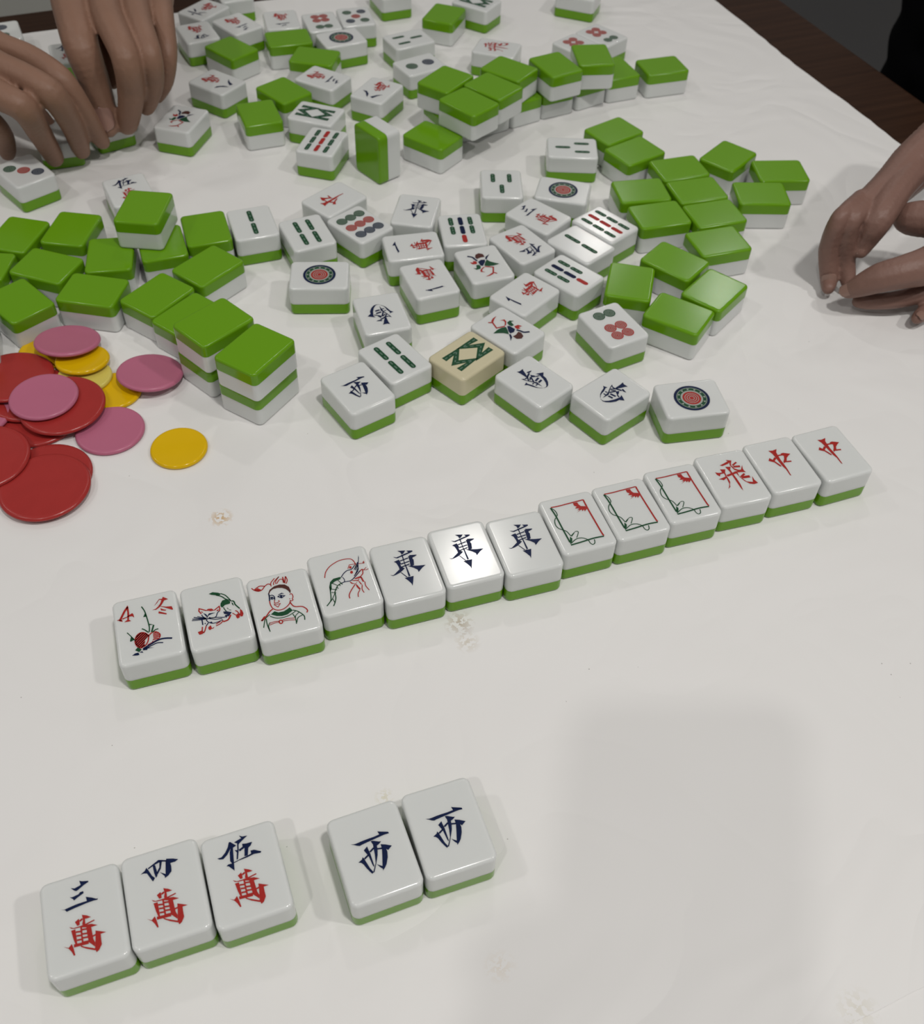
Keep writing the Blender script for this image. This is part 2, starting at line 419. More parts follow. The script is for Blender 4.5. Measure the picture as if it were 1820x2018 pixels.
('R','P',0.0,[(-2.66,0.08),(-1.42,0.74),(-1.24,-0.26),(-1.35,-1.32),(-2.09,-1.37)]),
('R','L',0.45,[(-1.22,-0.11),(-0.29,0.35)]),
('R','P',0.0,[(-4.51,-0.91),(-3.28,-1.65),(-1.54,-1.72),(0.23,-1.57),(3.06,-1.08),(3.24,-1.45),(0.77,-1.91),(2.2,-2.18),(3.91,-3.18),(2.09,-3.16),(0.81,-2.86),(-1.29,-2.12),(-3.02,-1.98),(-4.0,-1.63)]),
('R','P',0.0,[(-4.06,-2.23),(-2.76,-2.23),(-2.69,-4.27),(-2.68,-6.88),(-3.25,-6.83),(-3.65,-5.16)]),
('R','P',0.0,[(-1.29,-2.12),(-0.73,-2.32),(-0.84,-4.61),(-0.75,-7.71),(-1.32,-7.66),(-1.34,-5.2)]),
('R','P',0.0,[(0.47,-1.97),(1.95,-3.11),(2.09,-5.65),(2.2,-7.22),(2.58,-8.28),(2.35,-9.57),(1.47,-8.5),(0.7,-7.62),(0.55,-5.1)]),
('R','L',0.41,[(-2.71,-3.17),(-1.15,-3.49)]),
('R','L',0.41,[(-2.63,-4.44),(-1.14,-4.73)]),
('R','L',0.41,[(-2.64,-5.82),(-1.21,-6.02)]),
('R','L',0.41,[(-0.96,-3.02),(0.69,-3.29)]),
('R','L',0.41,[(-0.96,-4.41),(0.75,-4.71)]),
('R','L',0.41,[(-0.89,-5.67),(0.75,-5.94)]),
('R','L',0.41,[(-0.82,-7.08),(0.75,-7.25)]),
('R','L',0.73,[(-3.72,-7.27),(0.7,-7.62)]),
('R','P',0.0,[(-1.89,-7.61),(-0.83,-8.45),(2.42,-10.21),(2.35,-10.79),(-0.08,-9.47),(-1.68,-8.3)]),
('R','P',0.0,[(3.08,-4.68),(4.18,-5.22),(6.17,-6.24),(4.49,-6.26),(4.42,-8.01),(4.45,-9.55),(3.48,-11.03),(2.63,-11.49),(2.27,-10.3),(2.75,-7.42)]),
('R','L',0.37,[(1.88,-6.19),(3.07,-5.99)]),
('R','P',0.0,[(-6.73,-6.51),(-5.31,-7.32),(-4.28,-6.39),(-3.92,-7.81),(-3.6,-10.19),(-4.04,-10.26),(-4.6,-8.78),(-5.34,-7.61)])],
'four': [
('B','P',0.0,[(-6.63,8.5),(-5.22,9.27),(-4.48,10.18),(-4.01,9.18),(-3.12,6.87),(-2.34,5.93),(-2.92,5.14),(-3.17,4.98),(-3.92,6.65),(-4.61,8.22),(-5.48,8.52)]),
('B','P',0.0,[(-4.06,9.87),(-0.41,11.57),(0.62,11.21),(2.08,10.62),(2.0,10.14),(0.23,10.75),(-1.85,10.28),(-3.97,9.42)]),
('B','P',0.0,[(-2.48,10.16),(-1.7,10.23),(-1.43,7.95),(-1.52,6.32),(-2.05,5.83),(-2.4,7.62)]),
('B','P',0.0,[(-0.16,11.22),(0.63,10.78),(-0.13,8.34),(-1.47,6.63),(-1.67,7.37),(-0.5,8.98)]),
('B','P',0.0,[(-0.67,7.36),(1.06,6.09),(1.71,10.24),(2.08,11.13),(4.08,10.52),(5.74,9.7),(4.65,9.22),(3.1,9.25),(3.21,8.03),(3.03,6.41),(1.86,5.31),(0.7,4.8),(0.67,5.56)])],
'five': [
('B','P',0.0,[(-3.2,12.11),(-2.72,12.11),(-1.03,10.21),(-2.23,9.85),(-2.6,7.22),(-3.28,2.02),(-3.95,2.93),(-4.82,4.08),(-5.48,4.32),(-4.84,4.77),(-3.6,4.67),(-4.03,5.67),(-3.59,8.6),(-3.03,9.79),(-4.5,8.06),(-5.97,7.03),(-7.18,7.29),(-7.85,7.86),(-6.43,7.88),(-4.93,9.07),(-3.83,10.59)]),
('B','P',0.0,[(0.43,13.38),(1.41,12.68),(3.13,12.43),(1.67,11.63),(0.01,10.63),(-0.31,10.22),(-0.64,8.26),(-1.46,5.45),(-1.94,5.45),(-1.37,7.82),(-1.94,8.89),(-1.05,8.57),(-0.66,10.87),(-1.56,11.53),(-0.2,11.93),(0.99,12.22)]),
('B','P',0.0,[(-0.57,8.58),(0.82,9.13),(0.88,10.16),(2.25,9.85),(4.17,9.79),(3.46,8.73),(2.54,8.18),(1.84,5.67),(0.74,5.71),(1.35,8.6),(-0.41,7.83)]),
('B','P',0.0,[(-3.09,4.83),(-0.29,5.38),(2.17,5.72),(3.02,5.94),(3.0,6.98),(4.19,6.91),(5.45,6.12),(6.31,5.65),(6.04,5.14),(3.87,5.47),(1.56,5.08),(-1.34,4.9),(-2.83,4.57)])],
'winter': [
('R','P',0.0,[(-6.48,12.59),(-6.34,11.42),(-7.63,9.57),(-9.08,6.89),(-9.54,5.7),(-10.53,6.0),(-11.26,6.33),(-10.22,6.57),(-8.25,10.2)]),
('R','P',0.0,[(-7.09,11.65),(-6.29,11.86),(-6.27,7.82),(-6.67,5.5),(-5.93,4.51),(-7.28,4.58),(-8.53,4.74),(-7.26,5.57),(-6.91,9.13)]),
('R','P',0.0,[(-9.11,6.68),(-7.2,7.1),(-6.11,7.77),(-5.12,8.26),(-4.76,7.59),(-4.6,5.87),(-5.27,6.74),(-6.53,6.9),(-8.98,6.2)]),
('R','P',0.0,[(-10.32,6.38),(-9.17,6.03),(-9.09,5.13),(-10.22,5.69)]),
('R','P',0.0,[(7.21,12.81),(9.09,11.11),(7.5,10.9),(6.42,9.18),(5.24,7.95),(3.94,7.21),(2.42,7.45),(3.83,7.7),(5.18,8.87),(6.03,10.2),(6.52,11.42),(5.7,11.78),(4.66,10.38),(3.31,9.2),(4.63,10.85),(5.65,12.14),(6.76,11.92)]),
('R','P',0.0,[(4.59,9.73),(5.66,8.61),(7.63,7.68),(9.99,7.2),(10.3,5.53),(9.94,5.41),(7.56,7.14),(5.64,8.39)]),
('R','P',0.0,[(5.62,7.5),(6.63,6.63),(7.77,6.06),(7.39,5.73),(5.74,6.34)]),
('R','P',0.0,[(4.85,6.16),(7.73,4.29),(7.49,3.8),(4.57,5.23)])],
'plant': [
('R','L',0.41,[(-0.24,-4.72),(-0.41,-4.02),(-1.6,-2.58),(-3.07,-2.14),(-4.51,-3.0),(-5.38,-4.89),(-5.27,-7.06),(-4.43,-8.58),(-3.32,-9.13),(-2.03,-8.03)]),
('R','L',0.37,[(-0.19,-4.31),(1.2,-3.21),(2.71,-3.34),(3.9,-4.67),(3.83,-5.95),(2.95,-6.97),(1.18,-7.72),(-1.09,-8.53)]),
('R','L',0.37,[(-0.19,-4.31),(-0.72,-6.72),(-1.73,-8.34),(-2.63,-8.91)]),
('R','L',0.38,[(-1.37,-2.87),(-0.54,-4.4)]),
('R','L',0.38,[(-2.29,-2.38),(-0.86,-5.01)]),
('R','L',0.37,[(-3.07,-2.14),(-1.28,-5.43)]),
('R','L',0.37,[(-3.57,-2.44),(-1.7,-5.86)]),
('R','L',0.37,[(-4.06,-2.74),(-1.94,-6.64)]),
('R','L',0.37,[(-4.54,-3.06),(-2.11,-7.52)]),
('R','L',0.37,[(-4.84,-3.71),(-2.39,-8.18)]),
('R','L',0.37,[(-5.13,-4.36),(-2.81,-8.61)]),
('R','L',0.37,[(-5.37,-5.13),(-3.23,-9.03)]),
('R','L',0.37,[(-5.3,-6.43),(-4.0,-8.79)]),
('R','L',0.3,[(-4.92,-3.9),(-2.94,-2.18)]),
('R','L',0.3,[(-5.36,-5.34),(-2.01,-2.46)]),
('R','L',0.3,[(-5.31,-6.36),(-1.31,-2.93)]),
('R','L',0.3,[(-5.14,-7.29),(-0.8,-3.56)]),
('R','L',0.3,[(-4.75,-8.01),(-0.54,-4.4)]),
('R','L',0.3,[(-4.28,-8.66),(-1.94,-6.67)]),
('R','L',0.3,[(-3.49,-9.05),(-2.19,-7.93)]),
('R','L',0.38,[(1.46,-3.87),(2.86,-3.66)]),
('R','L',0.38,[(1.38,-4.59),(3.34,-4.28)]),
('R','L',0.38,[(1.36,-5.28),(3.79,-4.91)]),
('R','L',0.37,[(1.37,-5.98),(3.77,-5.61)]),
('R','L',0.37,[(1.08,-6.72),(3.06,-6.41)]),
('R','L',0.37,[(0.75,-7.46),(1.1,-7.41)]),
('G','L',0.34,[(-1.38,10.39),(-0.45,7.86),(0.04,4.59),(0.37,1.4),(0.46,-0.81),(0.16,-2.68)]),
('G','P',0.0,[(-0.3,6.92),(-0.0,4.94),(-1.27,5.1)]),
('G','P',0.0,[(0.68,1.2),(2.28,0.28),(0.53,0.59)]),
('G','L',0.47,[(2.19,0.2),(1.06,-2.95)]),
('G','L',0.34,[(-2.36,-0.29),(-1.29,-1.27),(-0.11,-2.82)]),
('G','L',0.34,[(3.7,-2.12),(2.49,-2.3),(1.37,-3.16)]),
('G','L',0.26,[(-7.96,-0.56),(-6.81,-2.53),(-5.4,-5.1)]),
('G','P',0.0,[(-6.67,-2.78),(-5.52,-4.63),(-7.09,-5.23),(-7.29,-4.74)]),
('G','P',0.0,[(-5.87,-9.63),(-4.75,-8.49),(-3.41,-9.95),(-4.51,-10.88)]),
('B','L',0.52,[(-2.91,-9.89),(-0.44,-8.73),(2.9,-7.39),(5.44,-7.3),(8.23,-8.03)]),
('B','L',0.33,[(-1.57,-9.87),(1.04,-8.96),(2.76,-8.63),(4.72,-9.11)]),
('B','P',0.0,[(-3.27,-10.2),(-1.87,-9.57),(1.21,-10.39),(-1.27,-10.17),(-1.5,-10.74),(-2.81,-10.55)]),
('B','P',0.0,[(-7.25,-11.73),(-6.02,-11.05),(-4.85,-10.99),(-4.47,-12.05),(-5.15,-12.26)]),
('B','P',0.0,[(-4.52,-10.98),(-3.34,-10.81),(-3.02,-11.65)])],
'goat': [
('G','P',0.0,[(-1.44,10.01),(0.14,10.43),(2.12,9.56),(3.06,8.8),(2.75,8.09),(1.22,8.46),(-0.42,9.22)]),
('G','L',0.32,[(3.06,8.8),(4.6,7.5),(5.67,5.54),(6.35,3.94)]),
('G','L',0.35,[(1.24,8.57),(3.14,7.27),(4.58,5.43),(6.31,4.18)]),
('G','P',0.0,[(2.19,3.9),(3.13,5.2),(4.56,5.32),(6.06,3.8),(5.7,2.78),(3.74,2.72),(2.51,1.74),(1.96,2.6)]),
('G','L',0.39,[(6.42,3.81),(7.11,3.7),(7.49,2.89),(7.62,1.7),(8.93,-0.76)]),
('G','P',0.0,[(6.4,3.24),(6.91,2.62),(7.0,1.22),(6.45,2.08)]),
('G','L',0.27,[(3.05,1.8),(3.15,0.86),(3.7,-0.45)]),
('G','P',0.0,[(4.18,1.21),(4.49,1.0),(4.85,0.09),(4.39,0.46)]),
('G','L',0.19,[(4.82,-0.12),(5.63,-0.5)]),
('R','P',0.0,[(9.01,-0.79),(9.72,-2.15),(9.9,-3.56),(9.4,-4.75),(8.54,-4.69),(8.37,-3.74),(8.81,-2.31)]),
('R','P',0.0,[(7.04,-3.32),(7.82,-2.89),(8.37,-3.74),(8.13,-5.01),(7.2,-5.27),(6.84,-4.37)]),
('R','L',0.31,[(7.08,-1.19),(7.82,-1.99),(8.37,-3.74)]),
('R','L',0.27,[(5.79,-2.02),(7.0,-3.53)]),
('R','Z',0.35,[(-3.71,2.26),(-6.22,3.97),(-6.5,2.82),(-5.8,1.24)]),
('R','P',0.0,[(-5.84,2.61),(-5.0,1.89),(-5.4,1.56)]),
('R','Z',0.35,[(-0.7,1.41),(1.46,2.76),(1.48,1.39),(1.13,0.38)]),
('R','P',0.0,[(-0.08,0.99),(1.07,1.53),(0.71,0.51)]),
('R','P',0.0,[(-4.06,2.26),(-2.92,2.8),(-1.55,2.59),(-0.7,1.41),(-2.11,1.41),(-2.9,1.89)]),
('R','L',0.46,[(5.05,-2.68),(3.64,-4.69),(1.65,-5.05)]),
('R','L',0.31,[(-1.33,-6.2),(0.7,-5.52),(1.78,-4.32)]),
('R','L',0.31,[(-1.18,-5.36),(0.68,-4.63)]),
('R','P',0.0,[(-8.52,-6.97),(-6.75,-6.66),(-6.24,-7.7),(-6.86,-8.37),(-8.07,-8.42)]),
('R','L',0.34,[(-6.4,-5.02),(-6.79,-6.87)]),
('R','L',0.34,[(-4.93,-5.04),(-5.81,-7.18),(-6.47,-8.06)]),
('R','P',0.0,[(-4.3,-5.91),(-3.24,-5.26),(-2.93,-7.01),(-3.96,-7.45),(-4.36,-6.77)]),
('R','P',0.0,[(-2.98,-6.77),(-1.87,-6.36),(-2.73,-7.29)]),
('B','L',0.31,[(-9.51,-0.25),(-4.37,-1.68)]),
('B','L',0.31,[(-8.88,0.44),(-4.53,-1.62)]),
('B','L',0.27,[(-9.79,-0.94),(-6.76,-1.47),(-4.39,-1.78)]),
('B','L',0.23,[(-7.49,0.44),(-4.33,-1.47)]),
('B','L',0.27,[(-3.51,-1.73),(-0.8,-2.15),(2.69,-3.16)]),
('B','L',0.27,[(-3.53,-1.84),(-0.94,-3.0),(1.6,-3.37)]),
('B','P',0.0,[(-5.07,1.46),(-4.01,0.45),(-3.74,-0.54),(-2.95,0.56),(-0.39,0.19),(-2.01,-0.08),(-3.09,-0.3),(-3.85,-1.17),(-4.32,-0.35)]),
('B','L',0.27,[(-5.7,0.76),(-5.51,-0.19),(-4.5,-1.41)]),
('B','L',0.27,[(1.05,0.4),(0.23,-0.24),(-0.56,-1.78),(-1.99,-1.99),(-3.27,-1.36)]),
('B','L',0.23,[(-4.33,-1.47),(-3.97,-1.36),(-3.71,-1.89),(-4.26,-2.05),(-4.33,-1.47)]),
('B','L',0.27,[(-4.44,-2.1),(-3.96,-3.37),(-2.59,-4.47),(-0.71,-4.63),(1.66,-4.05)]),
('B','P',0.0,[(-3.34,-3.79),(-2.61,-3.58),(-2.26,-4.58)]),
('B','L',0.34,[(-6.02,-1.7),(-6.09,-4.23)]),
('B','P',0.0,[(-5.38,-3.58),(-4.77,-3.55),(-5.16,-4.31)]),
('B','L',0.3,[(-3.87,-3.84),(-4.93,-5.04)]),
('B','L',0.35,[(2.58,-0.83),(2.98,-0.37)]),
('B','L',0.35,[(2.66,-1.5),(3.6,-0.44)]),
('B','L',0.35,[(3.12,-1.74),(4.08,-0.66)]),
('B','L',0.35,[(2.78,-2.9),(3.44,-2.15)]),
('B','L',0.35,[(3.59,-1.98),(4.53,-0.91)]),
('B','L',0.35,[(3.01,-3.4),(4.99,-1.16)]),
('B','L',0.35,[(3.98,-3.07),(5.44,-1.41)])],
'man': [
('R','L',0.32,[(-10.7,11.12),(-9.78,9.78),(-8.34,8.87),(-6.86,9.1),(-5.49,10.55)]),
('R','L',0.32,[(-9.74,10.0),(-8.51,10.79),(-7.17,11.19),(-5.49,10.55)]),
('R','P',0.0,[(-9.78,9.78),(-8.38,10.51),(-7.03,9.15),(-8.34,8.87)]),
('R','L',0.32,[(-5.49,10.55),(-4.08,11.28),(-3.1,10.74)]),
('R','L',0.28,[(-3.02,9.78),(-2.75,11.58),(-0.93,13.38)]),
('R','L',0.28,[(-1.95,10.15),(-1.46,11.65),(0.76,13.57)]),
('R','L',0.24,[(-1.01,10.33),(-0.69,11.88),(0.97,13.74)]),
('R','L',0.28,[(-0.62,10.44),(0.82,12.12),(2.02,11.75),(2.03,10.08)]),
('R','L',0.36,[(2.3,13.09),(2.37,9.98)]),
('R','L',0.36,[(3.49,13.07),(2.5,9.7)]),
('R','L',0.28,[(3.55,12.94),(3.77,10.96),(2.96,9.32)]),
('R','L',0.31,[(-5.07,2.76),(-5.09,0.94),(-4.6,-1.04),(-3.27,-2.36),(-1.22,-2.77),(0.73,-2.02),(2.27,-0.68),(2.85,0.75)]),
('R','Z',0.24,[(-3.13,2.61),(-3.44,1.11),(-2.01,1.12),(-1.39,1.5),(-1.62,2.14)]),
('R','Z',0.23,[(-3.74,0.52),(-2.52,0.36),(-1.28,0.32),(-2.48,-1.13),(-3.74,0.52)]),
('R','L',0.28,[(3.41,3.8),(4.09,3.59),(4.23,2.16),(3.75,1.16),(3.9,0.65),(3.37,0.24),(2.8,0.53)]),
('R','P',0.0,[(3.01,3.58),(3.48,3.67),(3.38,3.23)]),
('R','P',0.0,[(2.61,1.74),(3.12,1.58),(2.66,1.15)]),
('R','L',0.35,[(2.61,-0.33),(3.21,-2.11),(4.27,-3.01),(6.48,-3.59),(7.8,-4.91),(8.23,-6.18),(7.76,-7.05)]),
('R','L',0.39,[(-4.68,-1.46),(-6.11,-2.37),(-7.7,-4.12),(-8.99,-5.28),(-9.98,-5.86)]),
('R','P',0.0,[(-10.19,-5.57),(-8.74,-4.02),(-8.01,-3.91),(-9.65,-5.96)]),
('R','L',0.23,[(-7.21,-7.83),(-5.06,-7.62),(-3.36,-7.93)]),
('R','L',0.23,[(-7.38,-8.67),(-5.37,-8.3),(-3.61,-8.3)]),
('R','L',0.23,[(-2.07,-7.67),(0.22,-7.72),(2.68,-8.26)]),
('R','L',0.23,[(-2.03,-8.35),(0.4,-8.55),(2.74,-9.18)]),
('R','L',0.38,[(-2.22,-8.62),(-2.52,-9.13),(-3.01,-9.22),(-3.41,-8.85),(-3.47,-8.23),(-3.17,-7.72),(-2.68,-7.63),(-2.28,-8.0),(-2.22,-8.62)]),
('K','P',0.0,[(-4.84,6.61),(-3.97,8.2),(-1.92,9.43),(0.31,9.68),(2.36,9.04),(3.66,7.46),(4.0,5.25),(3.55,3.99),(3.06,5.54),(2.23,6.73),(0.99,7.71),(-0.71,8.24),(-2.53,8.22),(-3.77,7.44),(-4.54,6.29)]),
('B','L',0.36,[(-4.67,6.56),(-4.76,4.74),(-5.07,2.76)]),
('B','Z',0.28,[(-1.6,3.98),(-0.28,4.26),(1.2,3.57),(-0.21,2.85),(-1.6,3.98)]),
('B','P',0.0,[(0.2,3.46),(-0.01,3.1),(-0.35,3.04),(-0.63,3.3),(-0.68,3.74),(-0.46,4.09),(-0.12,4.16),(0.16,3.9)]),
('B','P',0.0,[(-1.33,4.82),(0.31,5.35),(1.24,4.6),(0.2,4.81),(-1.1,4.63)]),
('B','Z',0.24,[(-4.77,4.28),(-3.67,4.39),(-2.96,3.48),(-3.89,3.31),(-4.69,3.79)]),
('B','P',0.0,[(-3.54,3.8),(-3.71,3.5),(-4.01,3.44),(-4.24,3.66),(-4.28,4.03),(-4.1,4.33),(-3.81,4.39),(-3.58,4.17)]),
('B','L',0.28,[(-4.76,5.2),(-3.49,5.26),(-2.82,4.13),(-3.05,2.59)]),
('G','P',0.0,[(-4.23,-2.73),(-2.84,-3.73),(-0.73,-3.83),(0.84,-3.19),(1.86,-2.6),(2.71,-4.45),(0.29,-5.73),(-1.86,-5.84),(-3.85,-5.21),(-5.87,-3.8)]),
('G','L',0.27,[(-6.37,-4.54),(-4.38,-6.05),(-2.2,-6.62),(0.49,-6.46),(2.43,-5.72),(3.64,-5.08)]),
('G','L',0.27,[(-6.2,-3.69),(-8.03,-4.91),(-8.82,-6.22),(-9.77,-9.24)]),
('G','L',0.31,[(-8.03,-5.36),(-8.16,-8.2),(-7.74,-11.74)]),
('G','L',0.23,[(-6.96,-7.47),(-7.75,-8.77),(-7.84,-10.94)]),
('G','L',0.31,[(2.75,-4.24),(4.31,-5.29),(5.72,-6.98),(6.44,-8.55),(6.23,-10.27)]),
('G','L',0.27,[(2.34,-6.14),(2.93,-8.34),(2.75,-11.18)]),
('G','L',0.23,[(4.86,-6.03),(3.37,-7.14),(2.97,-8.13)]),
('G','L',0.27,[(5.92,-7.71),(3.97,-8.45),(2.97,-10.58)])],
'prawn': [
('R','L',0.29,[(-7.37,3.27),(-6.34,5.94),(-4.28,8.19),(-1.69,9.56),(0.75,10.25),(3.37,10.15),(5.12,9.59),(5.92,8.35),(6.25,6.77),(6.01,5.87)]),
('R','Z',0.21,[(2.76,4.96),(3.81,6.82),(6.19,6.54),(9.24,5.94),(9.97,5.83)]),
('R','L',0.25,[(9.34,6.27),(10.08,6.9)]),
('R','L',0.25,[(9.24,5.94),(10.09,6.28)]),
('R','P',0.0,[(4.42,5.21),(4.14,4.78),(3.72,4.7),(3.41,5.02),(3.38,5.54),(3.66,5.97),(4.08,6.05),(4.4,5.73)]),
('R','P',0.0,[(4.31,2.6),(3.99,2.12),(3.52,2.04),(3.16,2.39),(3.13,2.98),(3.45,3.46),(3.92,3.55),(4.28,3.19)]),
('R','L',0.33,[(3.76,-0.42),(7.83,2.85),(8.23,2.24),(7.8,0.69),(6.81,-0.2)]),
('R','Z',0.21,[(8.5,2.52),(9.91,2.19),(10.67,2.55)]),
('R','L',0.21,[(8.7,2.57),(10.08,3.47)]),
('R','P',0.0,[(3.9,-0.58),(6.64,-0.14),(7.04,-0.75),(6.0,-1.14),(4.33,-1.08)]),
('R','P',0.0,[(2.3,-1.02),(5.07,-1.79),(6.0,-1.14),(5.29,-2.34),(3.24,-1.68)]),
('R','P',0.0,[(1.66,-1.65),(2.09,-1.79),(2.77,-2.72),(3.74,-3.27),(4.95,-2.23),(3.85,-3.54),(2.17,-2.88)]),
('R','P',0.0,[(6.35,-0.53),(7.04,-0.75),(7.35,-3.0),(7.75,-3.61),(6.72,-3.28)]),
('R','L',0.28,[(7.58,-3.55),(7.38,-5.62),(8.17,-8.11)]),
('R','P',0.0,[(5.12,-2.29),(5.58,-2.67),(6.3,-4.8),(5.56,-4.09)]),
('R','L',0.28,[(6.13,-4.75),(5.54,-6.91),(5.89,-8.67)]),
('R','P',0.0,[(3.68,-3.49),(4.14,-3.87),(5.08,-6.53),(4.45,-6.8),(3.78,-5.17)]),
('R','L',0.28,[(4.63,-6.86),(3.48,-8.36),(3.1,-10.1)]),
('R','L',0.32,[(3.45,-3.65),(1.11,-6.19),(-0.15,-8.13),(-0.32,-9.81)]),
('B','P',0.0,[(8.61,10.58),(8.53,9.24),(7.44,5.9),(6.79,3.19),(6.33,2.85),(6.88,5.59),(7.75,7.76)]),
('B','L',0.29,[(-0.93,1.57),(0.39,3.06),(2.18,4.18),(4.08,4.3),(5.84,5.93)]),
('B','L',0.24,[(-0.42,1.4),(-0.02,0.08),(-0.22,-1.05)]),
('B','L',0.28,[(-1.5,-1.35),(0.04,-1.13),(2.04,-1.3),(3.53,-0.58),(5.91,1.29),(7.19,2.57)]),
('B','L',0.29,[(5.06,3.74),(6.83,6.1)]),
('B','L',0.29,[(5.52,3.35),(7.11,5.76)]),
('B','L',0.29,[(4.98,1.35),(6.86,4.13)]),
('B','L',0.29,[(4.23,0.63),(6.5,2.79)]),
('B','L',0.29,[(5.65,4.52),(7.48,7.11)]),
('G','P',0.0,[(-0.93,1.57),(-1.59,1.9),(-4.22,1.79),(-5.84,0.52),(-6.59,-1.37),(-6.88,-4.33),(-5.93,-2.76),(-5.6,-0.74),(-4.07,0.19),(-2.48,0.63),(-1.73,0.63)]),
('G','L',0.32,[(-6.48,-1.64),(-6.93,-4.55),(-7.25,-6.54),(-7.88,-8.65),(-9.92,-10.63)]),
('G','L',0.32,[(-1.5,-1.35),(-3.15,-2.0),(-4.23,-3.31),(-5.18,-4.88),(-5.34,-6.22),(-5.61,-7.99),(-6.49,-10.02),(-7.4,-11.44)]),
('G','L',0.24,[(-2.65,0.68),(-1.33,-2.11)]),
('G','L',0.24,[(-5.27,-0.14),(-3.5,-1.89)]),
('G','L',0.24,[(-6.18,-3.03),(-4.05,-4.07)]),
('G','L',0.24,[(-6.59,-4.66),(-4.78,-5.47)]),
('G','L',0.24,[(-5.35,-5.52),(-6.79,-7.61),(-7.84,-8.89)]),
('G','L',0.24,[(-6.85,-7.83),(-6.49,-10.02)]),
('G','L',0.28,[(-2.7,-1.67),(-2.33,-2.55)]),
('G','L',0.28,[(-3.83,-2.84),(-3.42,-3.61)])],
'frame': [
('R','L',0.45,[(-7.83,10.84),(-4.57,10.66),(0.72,10.82),(7.32,11.0)]),
('R','L',0.53,[(7.38,11.12),(7.3,5.44),(7.5,-3.4),(7.69,-9.19),(7.97,-10.44)]),
('R','P',0.0,[(2.27,10.49),(4.33,10.4),(4.39,9.03),(4.97,7.9),(6.79,7.22),(7.32,5.98),(5.45,4.53),(5.53,5.71),(4.57,4.93),(4.5,6.02),(1.76,4.71),(3.75,5.98),(2.54,6.08),(3.87,6.75),(2.01,7.32),(3.15,8.05),(2.23,8.87)]),
('R','P',0.0,[(7.29,8.42),(7.75,8.01),(7.48,5.12),(7.03,5.79)]),
('G','L',0.53,[(-8.12,10.66),(-7.6,5.69),(-7.49,-2.23),(-7.29,-9.75)]),
('G','L',0.52,[(-7.48,-11.22),(-2.5,-10.96),(3.2,-10.53),(7.82,-10.78)]),
('G','L',0.31,[(-7.93,10.6),(-6.83,8.66),(-6.67,6.47),(-7.19,5.43)]),
('G','L',0.31,[(-7.98,4.74),(-9.1,3.23),(-9.57,0.75),(-8.94,-1.27),(-7.58,-2.47),(-6.32,-3.89),(-5.62,-6.68)]),
('G','P',0.0,[(-5.62,-6.43),(-3.77,-5.18),(-2.76,-4.71),(-4.15,-6.1),(-5.35,-7.02)]),
('G','L',0.26,[(-3.04,-4.89),(-2.03,-4.94),(-1.86,-5.76),(-3.59,-8.2)]),
('G','P',0.0,[(-6.08,-6.8),(-5.54,-7.99),(-6.1,-9.35),(-7.39,-10.99),(-7.38,-9.73)]),
('G','L',0.3,[(-6.93,-10.37),(-4.28,-8.88),(-2.01,-8.81),(-0.34,-9.7),(0.6,-10.89),(0.74,-12.46),(1.49,-13.58),(2.64,-13.04),(3.23,-11.18)])],
'bird': [
('R','Z',0.59,[(3.37,-10.67),(1.76,-9.1),(3.54,-4.67),(-0.63,-2.68)]),
('R','P',0.0,[(1.42,-10.43),(-1.0,-11.4),(-3.79,-11.42),(-1.1,-10.48),(1.05,-9.25),(1.89,-9.23)]),
('R','P',0.0,[(-2.25,-7.71),(-4.66,-6.61),(-4.01,-4.76),(-1.68,-2.89),(-0.71,-3.01),(-3.03,-4.88),(-3.48,-6.3)]),
('R','P',0.0,[(-4.11,0.7),(-6.33,1.21),(-7.17,3.46),(-5.28,2.65),(-5.18,3.99),(-3.56,3.44),(-3.42,2.07)]),
('G','P',0.0,[(7.95,-2.86),(4.35,-3.42),(1.45,-3.05),(-0.59,-1.9),(0.91,0.73),(2.67,3.07),(3.89,0.68),(5.75,-1.12)]),
('G','P',0.0,[(-3.62,-3.89),(-5.89,-4.18),(-7.17,-2.31),(-5.54,-2.86),(-4.64,-0.03),(-3.17,-0.21),(-2.76,-1.85)]),
('B','P',0.0,[(-1.43,-1.9),(-2.59,-1.19),(-2.63,2.53),(-0.49,3.71),(1.71,3.2),(1.08,1.38)]),
('B','P',0.0,[(2.67,3.07),(2.01,3.72),(3.19,5.78),(5.96,7.3),(3.99,5.01)]),
('B','L',0.82,[(-2.73,3.44),(-3.54,5.45),(-4.11,7.43),(-6.44,9.08)]),
('K','P',0.0,[(2.5,5.65),(0.23,5.84),(-2.31,5.06),(-2.72,6.68),(-1.57,9.2),(0.61,9.9),(2.54,8.42)])],
'zigzag_a': [
('G','Z',2.35,[(-5.24,-10.91),(-5.33,-1.87),(0.29,-8.88),(4.84,-1.07),(5.2,-11.01)]),
('I','L',0.46,[(-5.25,-10.25),(-5.26,-8.57)]),
('I','L',0.46,[(-5.28,-7.25),(-5.29,-5.56)]),
('I','L',0.47,[(-5.3,-4.24),(-5.32,-2.54)]),
('I','L',0.47,[(-4.91,-2.39),(-3.86,-3.71)]),
('I','L',0.46,[(-3.03,-4.74),(-1.98,-6.05)]),
('I','L',0.46,[(-1.16,-7.07),(-0.12,-8.37)]),
('I','L',0.46,[(0.62,-8.31),(1.47,-6.85)]),
('I','L',0.46,[(2.13,-5.71),(2.98,-4.25)]),
('I','L',0.46,[(3.65,-3.11),(4.51,-1.64)]),
('I','L',0.46,[(4.87,-1.81),(4.94,-3.67)]),
('I','L',0.46,[(4.99,-5.14),(5.05,-6.99)]),
('I','L',0.46,[(5.11,-8.45),(5.17,-10.29)])],
'zigzag_b': [
('G','Z',2.4,[(-5.31,12.15),(-5.52,2.56),(-0.02,10.51),(5.28,3.01),(5.14,12.06)]),
